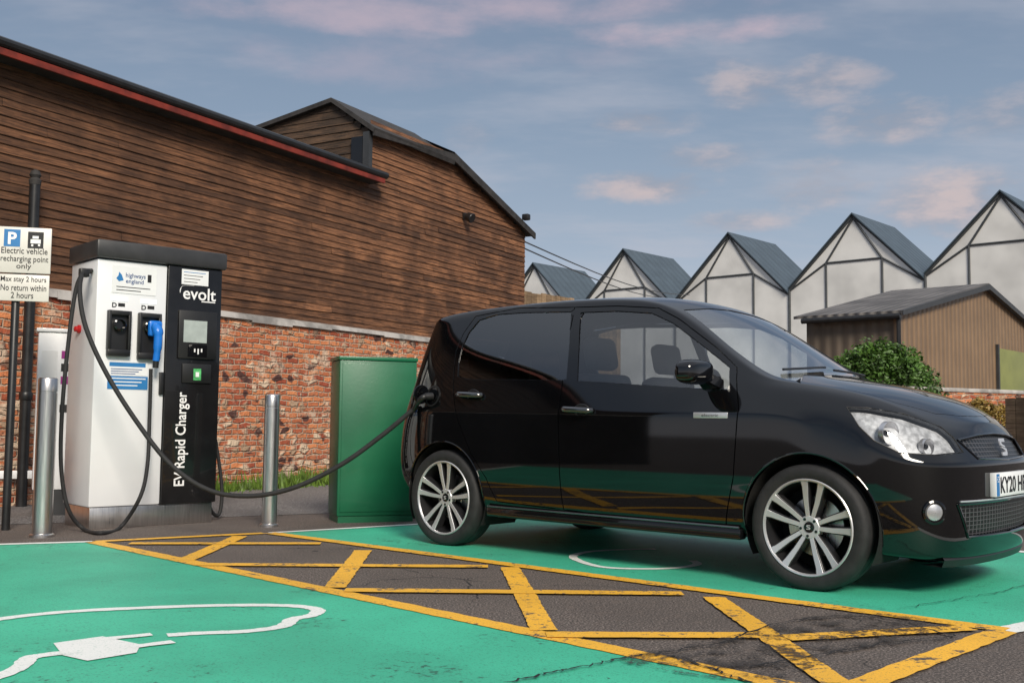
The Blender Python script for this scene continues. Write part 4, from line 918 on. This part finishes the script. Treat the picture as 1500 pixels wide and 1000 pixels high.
for sg in(-1,1):
    c=V((mc.x,.905*sg,mc.z)); bm=NB(); bmesh.ops.create_uvsphere(bm,u_segments=40,v_segments=24,radius=1)
    for v in bm.verts:
        f=lambda a,e=.52:math.copysign(abs(a)**e,a); tp=1-.18*max(0,v.co.y*sg); v.co=V((f(v.co.x,.7)*.075*(1.0 if v.co.x>0 else .5),f(v.co.y)*.128,f(v.co.z)*.068*tp*(1 if v.co.z>0 else .85)))+c
    mo=obj('door_mirror',bm,m_paint,car,True,80)
    bm=NB(); ys=castside(c.x+.05,.955,sg)[0]; ys=ys.y if ys is not None else sg*.76
    prism(bm,[(c.x-.02,ys*.98,.935),(c.x+.09,ys*.98,.945),(c.x+.05,c.y-sg*.05,c.z-.035),(c.x-.01,c.y-sg*.05,c.z-.035)],(0,0,.05)); obj('mirror_arm',bm,m_gloss,mo)
    bm=NB(); lathe(bm,[(1,0),(.001,.001)],28,Matrix.Translation((c.x-.039,c.y,c.z))@Matrix.Rotation(R(-90),4,'Y')@Matrix.Diagonal((.05,.10,1,1)),False); obj('mirror_glass',bm,m_chrome,mo)
for nm,(px,py) in(('front_door',(848,600)),('rear_door',(690,578))):
    p,n=hit(px,py)
    for sg in(-1,1):
        c=V((p.x,abs(p.y)*sg,p.z)); bm=NB()
        tube(bm,crom([c+V((-.095,sg*.002,.004)),c+V((-.08,sg*.03,.003)),c+V((0,sg*.042,0)),c+V((.07,sg*.034,-.003)),c+V((.095,sg*.0,-.004))],5),[.011]+[.017]*19+[.011],12); obj('door_handle',bm,m_hand,doors[nm,sg],True)
        bm=NB(); lathe(bm,[(.001,.004),(.03,.003),(.042,.0045),(.045,.001)],24,Matrix.Translation(c+V((.02,sg*.001,-.002)))@Matrix.Rotation(R(90)*(1 if sg<0 else -1),4,'X')@Matrix.Diagonal((1.25,.8,1,1)),False); obj('handle_cup',bm,m_black,doors[nm,sg],True)
for sg in(-1,1):
    p0=hit(1016,607)[0]; p1=hit(1066,609)[0]; za=(p0.z+p1.z)/2; yy=castside((p0.x+p1.x)/2,za,sg)[0].y
    bm=NB(); box(bm,p0.x,p1.x,min(yy-sg*.006,yy+sg*.005),max(yy-sg*.006,yy+sg*.005),za-.015,za+.015,.003); bg_=obj('side_badge',bm,m_badge,car,True)
    text_map('lettering','electric',(lambda a,b:V((p0.x+.05+a*(p1.x-p0.x-.10),yy-.0065,za-.007+b*.015))) if sg<0 else (lambda a,b:V((p1.x-.05-a*(p1.x-p0.x-.10),yy+.0065,za-.007+b*.015))),m_cap,bg_)
pp,pn=hit(634,580)
bm=NB(); lathe(bm,[(.07,.0),(.07,.004),(.058,.004),(.05,-.03)],28,Matrix.Translation(pp)@pn.to_track_quat('Z','Y').to_matrix().to_4x4(),False); obj('charge_port',bm,m_black,car,True)
bm=NB(); lathe(bm,[(.001,.0),(.060,.0),(.062,.006),(.058,.012),(.001,.014)],28,Matrix.Translation(pp+V((-.055,-.045,.01)))@V((-1,.1,.05)).to_track_quat('Z','Y').to_matrix().to_4x4(),False); obj('charge_flap',bm,m_paint,car,True)
cw=MI.inverted(); P=cw@pp; Nw=(cw.to_3x3()@V((-.25,-.97,-.05)).normalized()); E=D(606,600,6.78)
plug=empty('charging_plug',P); tag(plug,'black charging plug pushed into the car\'s rear side port','plug')
rel=lambda v:v-P
bm=NB(); tube(bm,[rel(P+Nw*.005),rel(P+Nw*.03),rel(P+Nw*.06)],[.024,.024,.020],18); obj('plug_head',bm,m_black,plug,True)
bm=NB(); tube(bm,crom([rel(P+Nw*.05),rel(P+Nw*.075+V((0,0,-.008))),rel((P+Nw*.085).lerp(E,.45)),rel(E)],6),[.0185]*7+[.0185]*6+[.0155]*6,14); obj('plug_grip',bm,m_black,plug,True)
for y_ in(-.45,.12):
    bm=NB(); pts=[]
    for k in range(13):
        yy=y_+.52*k/12-.05; zz_=1.005+.05*(1-abs(yy)*1.4)*.6+.012*k/12; r_=BV.ray_cast(V((6,yy,zz_+.03)),V((-1,0,0)))
        if r_[0] is not None: pts.append(r_[0]+r_[1]*.012)
    tube(bm,pts,.007,6); obj('wiper',bm,m_black,car)
bm=NB(); box(bm,.35,2.75,-.70,.70,.26,.30); obj('floor_pan',bm,m_dark,car)
def seat(x,y,w,rear=False):
    s=empty('seat',(x,y,.30),0,car)
    bm=NB(); box(bm,-.02,.48,-w/2,w/2,.12,.26,.05,3); obj('cushion',bm,m_seat,s,True)
    bm=NB(); box(bm,-.07,.07,-w/2,w/2,.2,.78,.05,3,M=Matrix.Rotation(R(-14),4,'Y')); obj('backrest',bm,m_seat,s,True)
    for yy in ([0] if not rear else [-.32,.32]):
        bm=NB(); box(bm,-.05,.05,yy-.13,yy+.13,.80,1.00,.045,3,M=Matrix.Rotation(R(-12),4,'Y')); obj('headrest',bm,m_seat,s,True)
seat(1.62,-.36,.48); seat(1.62,.36,.48); seat(.62,0,1.2,True)
bm=NB(); box(bm,2.28,2.78,-.68,.68,.62,.94,.06,3); obj('dashboard',bm,m_black,car,True)
bm=NB(); q=Matrix.Translation((2.12,-.36,.90))@Matrix.Rotation(R(-66),4,'Y'); tube(bm,[q@V((.18*cos(2*PI*k/32),.18*sin(2*PI*k/32),0)) for k in range(33)],.015,8); tube(bm,[q@V((-.17,0,0)),q@V((.0,0,-.03)),q@V((.17,0,0))],.02,8); obj('steering_wheel',bm,m_black,car,True)
cb_.free()
